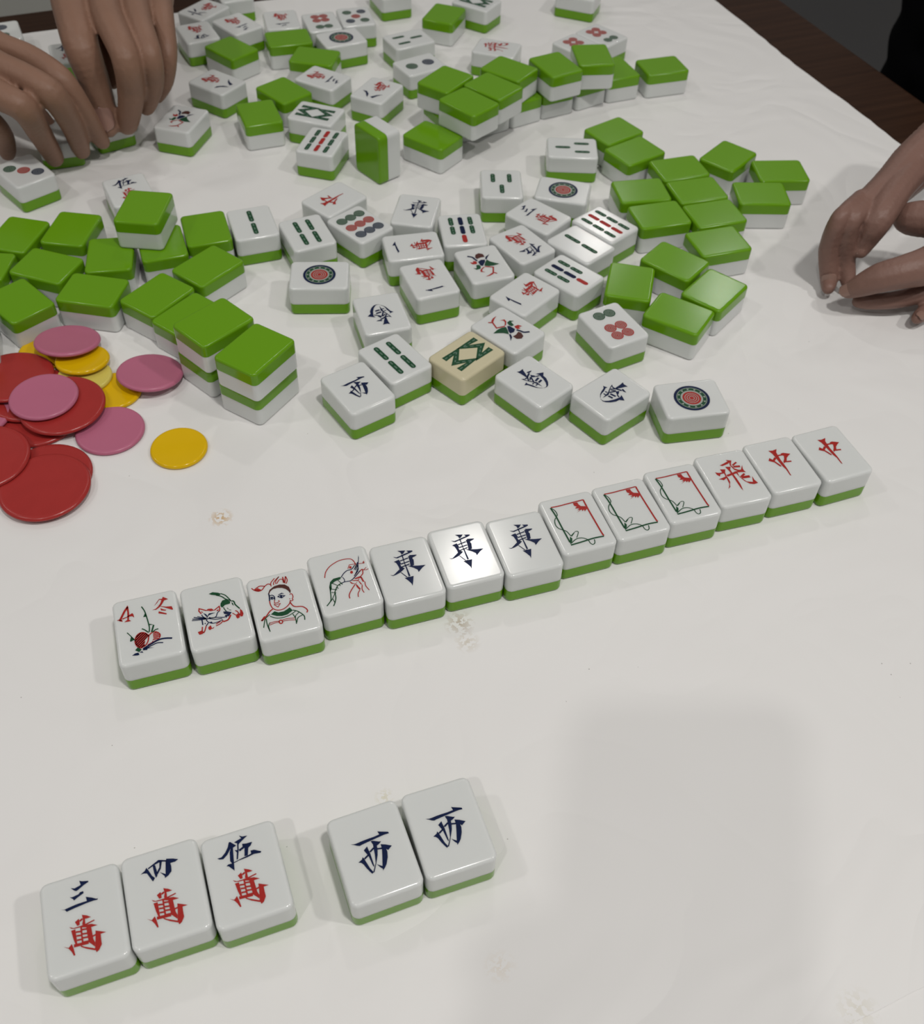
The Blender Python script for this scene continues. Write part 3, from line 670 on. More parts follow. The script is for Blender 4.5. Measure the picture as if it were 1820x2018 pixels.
('I','L',0.48,[(-5.33,11.44),(-5.37,9.64)]),
('I','L',0.47,[(-5.4,8.23),(-5.44,6.44)]),
('I','L',0.47,[(-5.47,5.04),(-5.5,3.26)]),
('I','L',0.47,[(-5.12,3.14),(-4.09,4.62)]),
('I','L',0.47,[(-3.29,5.79),(-2.26,7.27)]),
('I','L',0.47,[(-1.45,8.44),(-0.43,9.93)]),
('I','L',0.47,[(0.37,9.96),(1.37,8.55)]),
('I','L',0.47,[(2.15,7.44),(3.14,6.04)]),
('I','L',0.47,[(3.91,4.94),(4.89,3.56)]),
('I','L',0.46,[(5.27,3.67),(5.24,5.35)]),
('I','L',0.47,[(5.22,6.67),(5.2,8.36)]),
('I','L',0.47,[(5.17,9.69),(5.15,11.39)])]}
GLYPH['six'] = [('B','P',0,[(0,12.5),(1.6,11.6),(.6,10.2),(-.8,11.2)]),('B','P',0,[(-7,8.6),(-4,9.2),(5,9.8),(7.5,9.6),(6.5,8.6),(-4,8.0)]),('B','P',0,[(-2.5,7.4),(-1,7),(-4,4),(-6.5,3.2),(-4,5)]),('B','P',0,[(1.2,7.4),(3,6.5),(6.5,3.6),(5,3.4),(2,5.5)])]
GLYPH['eight'] = [('B','P',0,[(-3,11.5),(-.8,10.5),(-3.5,6.5),(-7,4),(-4.5,7.5)]),('B','P',0,[(.8,11.8),(2.5,10),(4.5,7),(8,4.8),(5,4.6),(2,7.6)])]
LIFT = {'R': 0.050, 'G': 0.056, 'B': 0.062, 'K': 0.068, 'W': 0.080}
COLS = ['R', 'G', 'B', 'K', 'W', 'I']
LIFT['I'] = 0.080

def catmull(pts, sub=5):
    if len(pts) < 3: return pts
    closed = pts[0] == pts[-1]
    P = [pts[-2] if closed else pts[0]] + list(pts) + [pts[1] if closed else pts[-1]]
    out = []
    for i in range(1, len(P) - 2):
        for k in range(sub):
            t = k / sub
            out.append(tuple(0.5 * (2 * P[i][c] + (P[i + 1][c] - P[i - 1][c]) * t + (2 * P[i - 1][c] - 5 * P[i][c] + 4 * P[i + 1][c] - P[i + 2][c]) * t * t + (3 * P[i][c] - P[i - 1][c] - 3 * P[i + 1][c] + P[i + 2][c]) * t ** 3) for c in (0, 1)))
    out.append(tuple(pts[-1]))
    return out

class Ink:
    def __init__(s): s.v, s.f, s.m = [], [], []
    def poly(s, pts, c):
        z = TT * 1000 + LIFT[c]
        a = sum(pts[i][0] * pts[(i + 1) % len(pts)][1] - pts[(i + 1) % len(pts)][0] * pts[i][1] for i in range(len(pts)))
        if a < 0: pts = pts[::-1]
        b = len(s.v)
        s.v += [(x / 1000, y / 1000, z / 1000) for x, y in pts]
        s.f.append(tuple(range(b, b + len(pts))))
        s.m.append(COLS.index(c))
    def line(s, pts, w, c, smooth):
        if smooth: pts = catmull(pts)
        n = len(pts)
        Ls, Rs = [], []
        for i in range(n):
            p, q = pts[max(i - 1, 0)], pts[min(i + 1, n - 1)]
            d1 = (pts[i][0] - p[0], pts[i][1] - p[1]) if i > 0 else (q[0] - pts[i][0], q[1] - pts[i][1])
            d2 = (q[0] - pts[i][0], q[1] - pts[i][1]) if i < n - 1 else d1
            def un(d):
                L = math.hypot(*d) or 1
                return (d[0] / L, d[1] / L)
            d1, d2 = un(d1), un(d2)
            nx, ny = -(d1[1] + d2[1]), d1[0] + d2[0]
            L = math.hypot(nx, ny) or 1
            k = w / 2 / max(0.45, L / 2) / L
            Ls.append((pts[i][0] + nx * k, pts[i][1] + ny * k))
            Rs.append((pts[i][0] - nx * k, pts[i][1] - ny * k))
        for i in range(n - 1):
            s.poly([Rs[i], Rs[i + 1], Ls[i + 1], Ls[i]], c)
    def disc(s, cx, cy, r, c, n=20, r0=0.0):
        for k in range(n):
            a, b = 2 * math.pi * k / n, 2 * math.pi * (k + 1) / n
            o1, o2 = (cx + r * math.cos(a), cy + r * math.sin(a)), (cx + r * math.cos(b), cy + r * math.sin(b))
            if r0: s.poly([(cx + r0 * math.cos(a), cy + r0 * math.sin(a)), o1, o2, (cx + r0 * math.cos(b), cy + r0 * math.sin(b))], c)
            else: s.poly([(cx, cy), o1, o2], c)
    def mesh(s, name): return mesh_from(name, s.v, s.f, [M[c] for c in COLS], s.m)

CACHE = {}
def glyph_mesh(g):
    if g not in CACHE:
        k = Ink()
        for c, kind, w, pts in GLYPH[g]:
            if kind == 'P': k.poly(pts, c)
            else: k.line(pts, max(w * 1.35, 0.24), c, kind == 'L')
        CACHE[g] = k.mesh(g)
    return CACHE[g]
def dot_mesh(c, r):
    key = ('dot', c, r)
    if key not in CACHE:
        k = Ink()
        k.disc(0, 0, r, c)
        k.disc(0, 0, r * .78, 'W', r0=r * .71)
        k.disc(0, 0, r * .53, 'W', r0=r * .46)
        k.disc(0, 0, r * .27, 'W', r0=r * .20)
        CACHE[key] = k.mesh('dot')
    return CACHE[key]
def big_dot_mesh():
    if 'big' not in CACHE:
        k = Ink()
        r = 8.7
        k.disc(0, 0, r, 'B', 48, r * .86)
        k.disc(0, 0, r * .86, 'G', 48, r * .58)
        k.disc(0, 0, r * .84, 'W', 48, r * .81)
        for j in range(12):
            a = 2 * math.pi * j / 12
            P3 = [(r * .77 * math.cos(a - .10), r * .77 * math.sin(a - .10)), (r * .77 * math.cos(a + .10), r * .77 * math.sin(a + .10)), (r * .64 * math.cos(a), r * .64 * math.sin(a))]
            k.poly(P3, 'W')
        k.disc(0, 0, r * .62, 'W', 40, r * .52)
        k.disc(0, 0, r * .52, 'R', 40)
        for q in (.40, .28, .16):
            k.disc(0, 0, r * q, 'W', 32, r * (q - .035))
        CACHE['big'] = k.mesh('circle')
    return CACHE['big']
def stick_mesh(c, L, w=2.7):
    key = ('stick', c, L)
    if key not in CACHE:
        k = Ink()
        def cap(L, w, n=6):
            h = L / 2 - w / 2
            return [(w / 2 * math.cos(math.pi * i / n), h + w / 2 * math.sin(math.pi * i / n)) for i in range(n + 1)] + [(w / 2 * math.cos(math.pi + math.pi * i / n), -h + w / 2 * math.sin(math.pi + math.pi * i / n)) for i in range(n + 1)]
        k.poly(cap(L, w), c)
        for j in (-1, 0, 1):
            k.poly([(x, y + j * L / 3.1) for x, y in cap(L * .21, w * .30)], 'I' if c == 'G' else c)
        CACHE[key] = k.mesh('stick')
    return CACHE[key]

DOTS = {
    'd2': [('B', 0, 6.6, 4.2), ('G', 0, -6.6, 4.2)],
    'd3': [('B', -5.6, 6.6, 3.7), ('R', 0, 0, 3.7), ('G', 5.6, -6.6, 3.7)],
    'd5': [('G', -5.4, 7.4, 3.4), ('B', 5.4, 7.4, 3.4), ('R', 0, 0, 3.4), ('B', -5.4, -7.4, 3.4), ('G', 5.4, -7.4, 3.4)],
    'd6': [('G', -3.2, 8.7, 3.2), ('G', 3.2, 8.7, 3.2), ('R', -3.2, -2.1, 3.2), ('R', 3.2, -2.1, 3.2), ('R', -3.2, -8.6, 3.2), ('R', 3.2, -8.6, 3.2)],
    'd9': [(c, x, y, 3.2) for c, y in (('G', 8.3), ('R', 0), ('B', -8.3)) for x in (-6.4, 0, 6.4)],
}
STICKS = {
    'b2': [('G', 0, 6.4, 11.4), ('G', 0, -6.4, 11.4)],
    'b3': [('G', 0, 6.0, 9.6), ('G', -5.0, -6.0, 9.6), ('G', 5.0, -6.0, 9.6)],
    'b4': [('G', x, y, 11.4) for x in (-3.7, 3.7) for y in (6.3, -6.3)],
    'b7': [('R', 0, 9.2, 7.6), ('B', 0, 0.6, 8.2), ('B', 0, -8.2, 8.2)] + [('G', x, y, 8.2) for x in (-5.6, 5.6) for y in (0.6, -8.2)],
    'b9': [(c, x, y, 8.2) for c, x in (('G', -6.0), ('R', 0), ('G', 6.0)) for y in (8.8, 0, -8.8)],
}

def add_marks(root, marks):
    for mk in marks:
        if len(mk) == 2:
            link(mk[0], glyph_mesh(mk[1]), root)
        elif mk[0] == 'd1':
            link('circle', big_dot_mesh(), root)
        elif mk[0] in DOTS:
            for c, x, y, r in DOTS[mk[0]]:
                o = link('dot', dot_mesh(c, r), root)
                o.location = (x / 1000, y / 1000, 0)
        else:
            for c, x, y, L in STICKS[mk[0]]:
                o = link('stick', stick_mesh(c, L), root)
                o.location = (x / 1000, y / 1000, 0)

# x, y, turn, layer, face (W white up, C cream up, G green back up), marks, label
TILES = [
(-0.20823, 0.77788, 2.6073, 1, 'W', [('character', 'six'), ('character', 'wan')], 'white tile with blue six and red character, far left corner'),
(-0.20502, 0.73959, 3.6374, 1, 'W', [('character', 'four'), ('character', 'wan')], 'white tile with blue four and red character, right beside the left hand'),
(-0.1792, 0.75611, 3.92, 1, 'W', [('character', 'three'), ('character', 'wan')], 'white tile with blue three and red character, behind a far green tile'),
(-0.17659, 0.71687, 0.8695, 1, 'G', [], 'face-down green tile in front of the far blue four tile'),
(-0.14824, 0.76555, 3.4157, 1, 'W', [('character', 'two'), ('character', 'wan')], 'white tile with blue two and red character, far row left end'),
(-0.11841, 0.76523, 3.496, 1, 'W', [('d6',)], 'white tile with red and green dots, beside the five dot tile'),
(-0.09432, 0.77637, 3.4419, 1, 'W', [('d5',)], 'white tile with five coloured dots, far end of a short row'),
(-0.13894, 0.73674, 1.8942, 1, 'G', [], 'face-down green tile touching the far blue two tile'),
(-0.10119, 0.74009, 2.0572, 1, 'W', [('d1',)], 'white tile with one big circle among the farthest tiles'),
(-0.11659, 0.70968, 1.4087, 1, 'G', [], 'face-down green tile in front of the farthest circle tile'),
(-0.10694, 0.67789, 4.2291, 1, 'W', [('character', 'three'), ('character', 'wan')], 'white tile with blue three and red character, between far green tiles'),
(-0.17699, 0.6662, 4.154, 1, 'W', [('character', 'eight'), ('character', 'wan')], 'white tile with blue eight and red character, near the left fingers'),
(-0.13086, 0.65835, 0.811, 1, 'G', [], 'face-down green tile pointing a corner at the far blue three tile'),
(-0.1422, 0.62655, 0.3861, 1, 'G', [], 'face-down green tile left of the zigzag stick tile, near hands'),
(-0.19033, 0.61511, 6.0476, 1, 'W', [('picture', 'bird')], 'white tile with small colourful bird, right of the left hands'),
(-0.06882, 0.66355, 2.7078, 1, 'W', [('character', 'eight'), ('character', 'wan')], 'white tile with blue eight and red character, behind the standing tile'),
(-0.1054, 0.62895, 1.2803, 1, 'W', [('zigzag', 'zigzag_a'), ('zigzag', 'zigzag_b')], 'white tile with green zigzag sticks, behind the standing tile'),
(-0.09737, 0.59375, 6.0553, 1, 'W', [('b9',)], 'white tile with green and red bamboo columns beside the standing tile'),
(-0.02824, 0.60739, 0.9739, 1, 'G', [], 'face-down green tile right of the standing tile, below the stack'),
(-0.04216, 0.70366, 5.3218, 1, 'W', [('d2',)], 'white tile with green and blue dots, left of the green stack'),
(-0.05256, 0.74277, 5.2588, 1, 'W', [('b3',)], 'white tile with three small green sticks, behind the two dot tile'),
(-0.02891, 0.78782, 5.9735, 1, 'G', [], 'face-down green tile near the picture top, before a zigzag tile'),
(-0.07264, 0.82711, 0.4294, 1, 'W', [], 'white tile cut by the picture top, left of a far green tile'),
(-0.00476, 0.81201, 1.0586, 1, 'W', [('zigzag', 'zigzag_a'), ('zigzag', 'zigzag_b')], 'white tile with green zigzag sticks, cut by the picture top'),
(0.01138, 0.73402, 1.3018, 1, 'W', [('character', 'fly')], 'white tile with sideways red character, behind the green stack'),
(0.12865, 0.71723, 1.9065, 1, 'G', [], 'face-down green tile lying alone right of the far stack'),
(0.08842, 0.76221, 3.9441, 1, 'W', [('d6',)], 'white tile with red and green dots, rightmost behind the green stack'),
(0.07079, 0.74397, 3.9441, 1, 'W', [('d6',)], 'white tile with red dots mostly hidden behind the raised green tiles'),
(0.07523, 0.83789, 1.239, 1, 'W', [], 'white tile cut by the top edge, right of all other far tiles'),
(-0.02219, 0.64821, 2.5762, 2, 'G', [], 'raised green tile, back left of the two-tier far stack'),
(-0.00621, 0.61928, 3.9851, 2, 'G', [], 'raised green tile, nearest of the two-tier far stack'),
(0.00902, 0.64122, 4.0325, 2, 'G', [], 'raised green tile, second nearest in the far stack'),
(0.01925, 0.6666, 4.1244, 2, 'G', [], 'raised green tile, touching the sideways red character tile'),
(0.05033, 0.67524, 0.5341, 2, 'G', [], 'raised green tile, second from the right on the far stack'),
(0.07601, 0.69171, 0.1484, 2, 'G', [], 'raised green tile, right end of the far stack, hiding red dots'),
(0.00289, 0.65576, 0.5643, 1, 'G', [], 'lower green tile second from left under the far stack'),
(0.02426, 0.66966, 0.5724, 1, 'G', [], 'lower green tile third from left under the far stack'),
(0.04679, 0.68369, 0.4978, 1, 'G', [], 'lower green tile third from right under the far stack'),
(0.06948, 0.69782, 0.5852, 1, 'G', [], 'lower green tile second from right under the far stack'),
(0.09471, 0.71007, 0.4072, 1, 'G', [], 'lower green tile at the right end of the far stack'),
(-0.34215, 0.72772, 0.4502, 1, 'W', [('d2',)], 'white tile with two dots at far left, behind the fingers'),
(-0.28693, 0.69995, 0.3943, 1, 'W', [('character', 'five'), ('character', 'wan')], 'white tile with red character half hidden between the two left hands'),
(-0.26961, 0.54593, 3.9259, 1, 'W', [('d3',)], 'white tile with green, red and blue dots below the left hands'),
(-0.20297, 0.52992, 0.4976, 1, 'W', [('character', 'five'), ('character', 'wan')], 'white tile with blue five and red character, under a raised green tile'),
(-0.18053, 0.48619, 6.23, 2, 'G', [], 'raised green tile lying alone on other green tiles at left'),
(-0.22504, 0.48841, 6.1908, 1, 'G', [], 'face-down green tile at left, left of the raised one'),
(-0.25307, 0.48077, 6.1127, 1, 'G', [], 'face-down green tile at the far corner of the left green group'),
(-0.26335, 0.45065, 1.5637, 1, 'G', [], 'face-down green tile at the left picture edge, third row from chips'),
(-0.22836, 0.45313, 1.2871, 1, 'G', [], 'face-down green tile in the middle of the left green group'),
(-0.23379, 0.42225, 0.8386, 1, 'G', [], 'face-down green tile at the left edge just above the red chips'),
(-0.19742, 0.4658, 0.1873, 1, 'G', [], 'face-down green tile partly under the raised tile at left, left one'),
(-0.19833, 0.43367, 1.4341, 1, 'G', [], 'face-down green tile directly above the upper pink chip'),
(-0.1721, 0.47814, 0.3684, 1, 'G', [], 'face-down green tile partly under the raised tile at left, right one'),
(-0.15066, 0.49393, 0.3487, 1, 'G', [], 'face-down green tile touching the white two stick tile'),
(-0.12556, 0.50128, 0.3666, 1, 'W', [('b2',)], 'white tile with two green sticks in line, right of left green tiles'),
(-0.14275, 0.45894, 2.5159, 1, 'G', [], 'slanted face-down green tile below the white two stick tile'),
(-0.16395, 0.43199, 2.5754, 1, 'G', [], 'face-down green tile at the start of the slanted left row'),
(-0.14359, 0.41589, 2.5425, 1, 'G', [], 'face-down green tile before the stacked end of the slanted left row'),
(-0.12387, 0.39011, 2.4294, 2, 'G', [], 'upper green tile of the second last stack in the slanted left row'),
(-0.10078, 0.37139, 2.6203, 2, 'G', [], 'upper green tile of the nearest stack, right of the chips'),
(-0.10166, 0.3732, 2.6187, 1, 'G', [], 'lower tile of the nearest stack, right of the chips'),
(-0.08231, 0.52904, 2.4449, 1, 'W', [('character', 'middle')], 'white tile with sideways red middle character, behind the nine dot tile'),
(-0.09361, 0.49391, 0.4565, 1, 'W', [('b4',)], 'white tile with four green bamboo sticks beside the nine dot tile'),
(-0.06476, 0.50428, 0.8068, 1, 'W', [('d9',)], 'white tile with rows of green, red and blue dots'),
(-0.03392, 0.52065, 6.1583, 1, 'W', [('character', 'east')], 'white tile with blue east character in the middle discard heap'),
(-0.03338, 0.4848, 1.8199, 1, 'W', [('character', 'one'), ('character', 'wan')], 'white tile with sideways blue one and red character, beside nine dot tile'),
(-0.08181, 0.45453, 1.6452, 1, 'W', [('d1',)], 'white tile with one big circle, left side of the middle discards'),
(-0.02271, 0.45511, 3.5399, 1, 'W', [('character', 'one'), ('character', 'wan')], 'white tile with upside-down blue one and red character, left of bird tile'),
(-0.04574, 0.42391, 3.4698, 1, 'W', [('character', 'south')], 'white tile with upside-down blue south character, behind the four bamboo tile'),
(-0.00636, 0.50282, 3.3181, 1, 'W', [('b7',)], 'white tile with red-tipped bamboo columns, behind the upright bird tile'),
(0.01563, 0.553, 3.1964, 1, 'W', [('b3',)], 'white tile with three short green sticks, beside the far circle tile'),
(0.05256, 0.54859, 1.3825, 1, 'W', [('d1',)], 'white tile with one big circle, at the back of the middle discards'),
(0.03726, 0.52034, 0.8813, 1, 'W', [('character', 'three'), ('character', 'wan')], 'white tile with sideways blue three and red character, middle discards'),
(0.02759, 0.49127, 3.8023, 1, 'W', [('character', 'five'), ('character', 'wan')], 'white tile with upside-down blue five and red character, right of bird'),
(0.00654, 0.47077, 0.391, 1, 'W', [('picture', 'bird')], 'white tile with upright colourful bird, middle of the discard heap'),
(0.02863, 0.44551, 2.4483, 1, 'W', [('character', 'one'), ('character', 'wan')], 'white tile with slanted blue one and red character, between the two birds'),
(0.05284, 0.46403, 3.9835, 1, 'W', [('b7',)], 'white tile with red-tipped bamboo columns, beside a green tile at right'),
(0.06065, 0.49334, 0.7906, 1, 'W', [('b2',)], 'white tile with two green sticks and lamp glare, middle right discards'),
(0.07565, 0.51431, 0.7853, 1, 'W', [('b9',)], 'white tile with green and red bamboo columns touching face-down tiles'),
(0.08801, 0.62223, 2.2391, 1, 'G', [], 'face-down green tile, farthest of the right green group'),
(0.09964, 0.59819, 2.2158, 1, 'G', [], 'face-down green tile, second farthest of the right green group'),
(0.12563, 0.57972, 1.8964, 1, 'G', [], 'face-down green tile, far end of the block of five at right'),
(0.13367, 0.55526, 1.8725, 1, 'G', [], 'face-down green tile, middle right of the block of five'),
(0.141, 0.5305, 1.9004, 1, 'G', [], 'face-down green tile, near right of the block of five'),
(0.09962, 0.5521, 1.7813, 1, 'G', [], 'face-down green tile, middle left of the block of five'),
(0.10819, 0.52669, 1.8744, 1, 'G', [], 'face-down green tile, near left of the block of five'),
(0.17239, 0.55445, 1.6235, 1, 'G', [], 'face-down green tile right of the block of five, nearer of two'),
(0.15838, 0.59667, 2.4747, 1, 'G', [], 'face-down green tile with a corner pointing away, far right group'),
(0.18848, 0.58147, 1.672, 1, 'G', [], 'face-down green tile, rightmost of all green tiles'),
(0.13928, 0.50209, 1.9024, 1, 'G', [], 'face-down green tile just below the block of five at right'),
(0.11245, 0.48105, 0.9099, 1, 'G', [], 'slanted green tile with a bright edge right of the glare stick tile'),
(0.08581, 0.46022, 6.1047, 1, 'G', [], 'face-down green tile touching the red-tipped bamboo tile at right'),
(0.13116, 0.45608, 2.4876, 1, 'G', [], 'face-down green tile with a bright lamp glare patch'),
(0.10941, 0.434, 1.0489, 1, 'G', [], 'face-down green tile, nearest of the right green group'),
(0.07416, 0.42238, 0.5194, 1, 'W', [('d6',)], 'white tile with two green and four red dots, below green tiles at right'),
(-0.03647, 0.38888, 0.683, 1, 'W', [('b4',)], 'white tile with four green bamboo sticks beside the cream tile'),
(-0.05263, 0.36621, 0.6365, 1, 'W', [('character', 'west')], 'white tile with blue west character, front left of the discard heap'),
(-0.00075, 0.39334, 5.5501, 1, 'C', [('zigzag', 'zigzag_a'), ('zigzag', 'zigzag_b')], 'yellowed cream tile with green zigzag bamboo sticks'),
(0.01965, 0.41471, 3.9761, 1, 'W', [('picture', 'bird')], 'white tile with upside-down colourful bird, behind the cream tile'),
(0.03248, 0.37613, 0.7836, 1, 'W', [('character', 'south')], 'white tile with blue south character, directly right of the cream tile'),
(0.06955, 0.36919, 5.4531, 1, 'W', [('character', 'south')], 'white tile with blue south character, beside the front circle tile'),
(0.10826, 0.36803, 1.7837, 1, 'W', [('d1',)], 'white tile with one big circle, right end of the front discards'),
(0.0601, 0.59854, 1.5788, 1, 'W', [('b3',)], 'white tile with three sideways green sticks, left of far green tiles'),
(-0.1198, 0.22332, 0.3419, 1, 'W', [('character', 'winter'), ('picture', 'plant')], 'row tile with red 4, winter character and peach plant, at left end'),
(-0.09465, 0.23124, 0.3599, 1, 'W', [('picture', 'goat')], 'row tile engraved with a cat and a green horned goat'),
(-0.06918, 0.23704, 0.3535, 1, 'W', [('picture', 'man')], 'row tile engraved with a man in a green collar'),
(-0.04644, 0.25004, 0.3621, 1, 'W', [('picture', 'prawn')], 'row tile engraved with a green, blue and red prawn'),
(-0.02153, 0.25659, 0.3441, 1, 'W', [('character', 'east')], 'row tile with blue east character, touching the prawn tile'),
(0.00205, 0.26656, 0.3415, 1, 'W', [('character', 'east')], 'row tile with blue east character, middle of three, lamp glare on it'),
(0.02662, 0.2734, 0.3371, 1, 'W', [('character', 'east')], 'row tile with blue east character, touching a floral frame tile'),
(0.04946, 0.2862, 0.3495, 1, 'W', [('picture', 'frame')], 'row tile with red and green floral frame, left of the three'),
(0.07315, 0.29534, 0.3485, 1, 'W', [('picture', 'frame')], 'row tile with red and green floral frame, middle of the three'),
(0.09668, 0.30592, 0.3258, 1, 'W', [('picture', 'frame')], 'row tile with red and green floral frame, right of the three'),
(0.12044, 0.31639, 0.3109, 1, 'W', [('character', 'fly')], 'row tile with large red flying character'),
(0.14434, 0.32602, 0.3331, 1, 'W', [('character', 'middle')], 'row tile with red middle character, second from the right end'),
(0.16895, 0.33471, 0.3791, 1, 'W', [('character', 'middle')], 'row tile with red middle character, at the right end'),
(-0.11394, 0.11166, 0.3797, 1, 'W', [('character', 'three'), ('character', 'wan')], 'white tile with blue three over red character, left end of the nearest trio'),
(-0.0903, 0.1211, 0.3746, 1, 'W', [('character', 'four'), ('character', 'wan')], 'white tile with blue four over red character, middle of the nearest trio'),
(-0.06561, 0.12852, 0.3789, 1, 'W', [('character', 'five'), ('character', 'wan')], 'white tile with blue five over red character, right end of the nearest trio'),
(-0.02455, 0.13755, 0.3944, 1, 'W', [('character', 'west')], 'white tile with blue west character, left of the nearest pair'),
(-0.00028, 0.14735, 0.365, 1, 'W', [('character', 'west')], 'white tile with blue west character, right of the nearest pair'),
(-0.01856, 0.6422, 0.5643, 1, 'G', [], 'lower green tile at the left end of the far stack'),
(-0.12487, 0.39161, 2.4494, 1, 'G', [], 'lower tile of the second last stack in the slanted left row'),
(-0.19224, 0.8098, 0.4363, 1, 'W', [], 'white tile at the picture top, behind the far blue six tile'),
(-0.25048, 0.39497, 0.3491, 1, 'G', [], 'green tile sliver cut by the left picture edge above the chips'),
(-0.27021, 0.6658, 0.5236, 1, 'G', [], 'face-down green tile between the two left hands, half covered by fingers'),
(-0.2636, 0.59304, 0.3491, 1, 'W', [], 'blank white tile under the left hand at the picture edge'),
(-0.23959, 0.61566, 0.6109, 1, 'W', [], 'blank white tile under the fingertips of the left hands')]
for x, y, th, lay, face, marks, label in TILES:
    zb = ZT + (lay - 1) * TT + 0.00005 * lay
    if face == 'G':
        root = empty('mahjong_tile', (x, y, zb + TT), (0, math.pi, th))
        grp = 'mahjong tiles lying face down'
    else:
        root = empty('mahjong_tile', (x, y, zb), (0, 0, th))
        grp = 'mahjong tiles lying face up'
    tag(root, label, 'mahjong tile', grp)
    link('face_block', ME_CREAM if face == 'C' else ME_WHITE, root)
    link('back_block', ME_GREEN, root)
    if marks: add_marks(root, marks)

# the one tile standing upright on its short end
SX, SY, SA, SB = (-0.06185, 0.58764, 2.32452, 0.75372)
root = empty('mahjong_tile', (SX, SY, ZT))
wx, wy = math.cos(SA), math.sin(SA)             # direction of the tile width
nx, ny = math.cos(SB), math.sin(SB)             # from green back to white face
zx = Vector((nx, ny, 0))
yy = Vector((0, 0, 1))
xx = yy.cross(zx)
mat = Matrix((xx, yy, zx)).transposed().to_4x4()
root.matrix_world = Matrix.Translation(Vector((SX, SY, ZT + TL / 2 + 0.00005)) - zx * TT / 2) @ mat
tag(root, 'tile standing on its short end, green back and white edge showing', 'mahjong tile', 'mahjong tiles standing upright')
link('face_block', ME_WHITE, root)
link('back_block', ME_GREEN, root)

# ------------------------------------------------------------------ chips
RAD = {'R': 0.0203, 'P': 0.0163, 'Y': 0.0134}
CH = 0.0023
def chip_mesh(kind, pale=False):
    r = RAD[kind]
    prof = [(0, CH * .90), (r * .80, CH * .90), (r * .87, CH * .97), (r * .93, CH), (r * .97, CH * .88), (r * .995, CH * .6), (r, CH * .45), (r * .985, CH * .18), (r * .95, 0.0), (0, 0)]
    n = 56
    vs, fs = [(0, 0, prof[0][1])], []
    for pr, pz in prof[1:-1]:
        vs += [(pr * math.cos(2 * math.pi * k / n), pr * math.sin(2 * math.pi * k / n), pz) for k in range(n)]
    m = len(prof) - 2
    for k in range(n): fs.append((0, 1 + k, 1 + (k + 1) % n))
    for i in range(m - 1):
        for k in range(n):
            fs.append((1 + i * n + k, 1 + (i + 1) * n + k, 1 + (i + 1) * n + (k + 1) % n, 1 + i * n + (k + 1) % n))
    fs.append(tuple(1 + (m - 1) * n + k for k in range(n - 1, -1, -1)))
    return mesh_from('chip', vs, fs, [M['chip_' + ('L' if pale else kind)]], smooth=True)
CM = {k: chip_mesh(k) for k in 'RPY'}
CM['L'] = chip_mesh('Y', True)
CHIPS = [
(-0.1347, 0.3358, 0.0001, 'Y', 0, 0, 'yellow chip lying alone to the right of the pile'),
(-0.1748, 0.3734, 0.0001, 'Y', 0, 0, 'yellow chip partly under the right pink chip'),
(-0.1698, 0.3457, 0.0001, 'P', 0, 0, 'pink chip lowest in the pile, beside the lone yellow chip'),
(-0.1907, 0.3147, 0.0001, 'R', 0, 0, 'large red chip under the nearest red chip'),
(-0.2065, 0.3525, 0.0001, 'R', 0, 0, 'large red chip under the middle of the chip pile'),
(-0.2175, 0.3998, 0.0001, 'Y', 0, 0, 'yellow chip peeking out left of the upper pink chip'),
(-0.1913, 0.3811, 0.0021, 'L', -3, 2, 'pale translucent yellow chip between two yellow chips'),
(-0.214, 0.3663, 0.0023, 'R', -2, 0, 'large red chip mostly hidden under the central pink chip'),
(-0.1886, 0.3059, 0.0023, 'R', 1, 0, 'large red chip nearest the camera'),
(-0.1947, 0.3912, 0.0041, 'Y', -8, 0, 'yellow chip directly below the upper pink chip'),
(-0.2254, 0.3757, 0.0046, 'R', -5, 0, 'large red chip at the left edge, behind the central pink chip'),
(-0.1948, 0.357, 0.0046, 'R', 1, 0, 'large red chip right under the central pink chip'),
(-0.2049, 0.4023, 0.0066, 'P', -12, 2, 'pink chip at the top of the pile, near green tiles'),
(-0.2039, 0.3597, 0.0071, 'P', 0, 0, 'pink chip on top of the red chips'),
(-0.2198, 0.32, 0.0046, 'R', 2, 0, 'large red chip cut by the left edge, low in the pile'),
(-0.1591, 0.384, 0.0036, 'P', -8, 4, 'pink chip at right of the pile, leaning by the stacked tiles'),
(-0.2346, 0.3503, 0.0026, 'P', 0, 0, 'pink chip sliver at the left edge between red chips')]
GN = {'R': 'large red plastic chips', 'P': 'pink plastic chips', 'Y': 'small yellow plastic chips', 'L': 'small yellow plastic chips'}
for x, y, z, kind, rx, ry, label in CHIPS:
    o = link('plastic_chip', CM[kind])
    o.location = (x, y, ZT + z)
    o.rotation_euler = (math.radians(rx), math.radians(ry), 0)
    tag(o, label, 'chip', GN[kind])

# ------------------------------------------------------------------ people: hands grown from joint chains
def chain_points(ch):
    pts = [Vector(c[:3]) + Vector((0, 0, ZT)) for c in ch]
    rad = [c[3] for c in ch]
    P = [pts[0]] + pts + [pts[-1]]
    Rr = [rad[0]] + rad + [rad[-1]]
    out = []
    for i in range(1, len(P) - 2):
        seg = (P[i + 1] - P[i]).length
        n = max(2, int(seg / (min(Rr[i], Rr[i + 1]) * 0.30)))
        for k in range(n):
            t = k / n
            q = 0.5 * (2 * P[i] + (P[i + 1] - P[i - 1]) * t + (2 * P[i - 1] - 5 * P[i] + 4 * P[i + 1] - P[i + 2]) * t * t + (3 * P[i] - P[i - 1] - 3 * P[i + 1] + P[i + 2]) * t ** 3)
            out.append((q, Rr[i] + (Rr[i + 1] - Rr[i]) * t))
    out.append((pts[-1], rad[-1]))
    return out
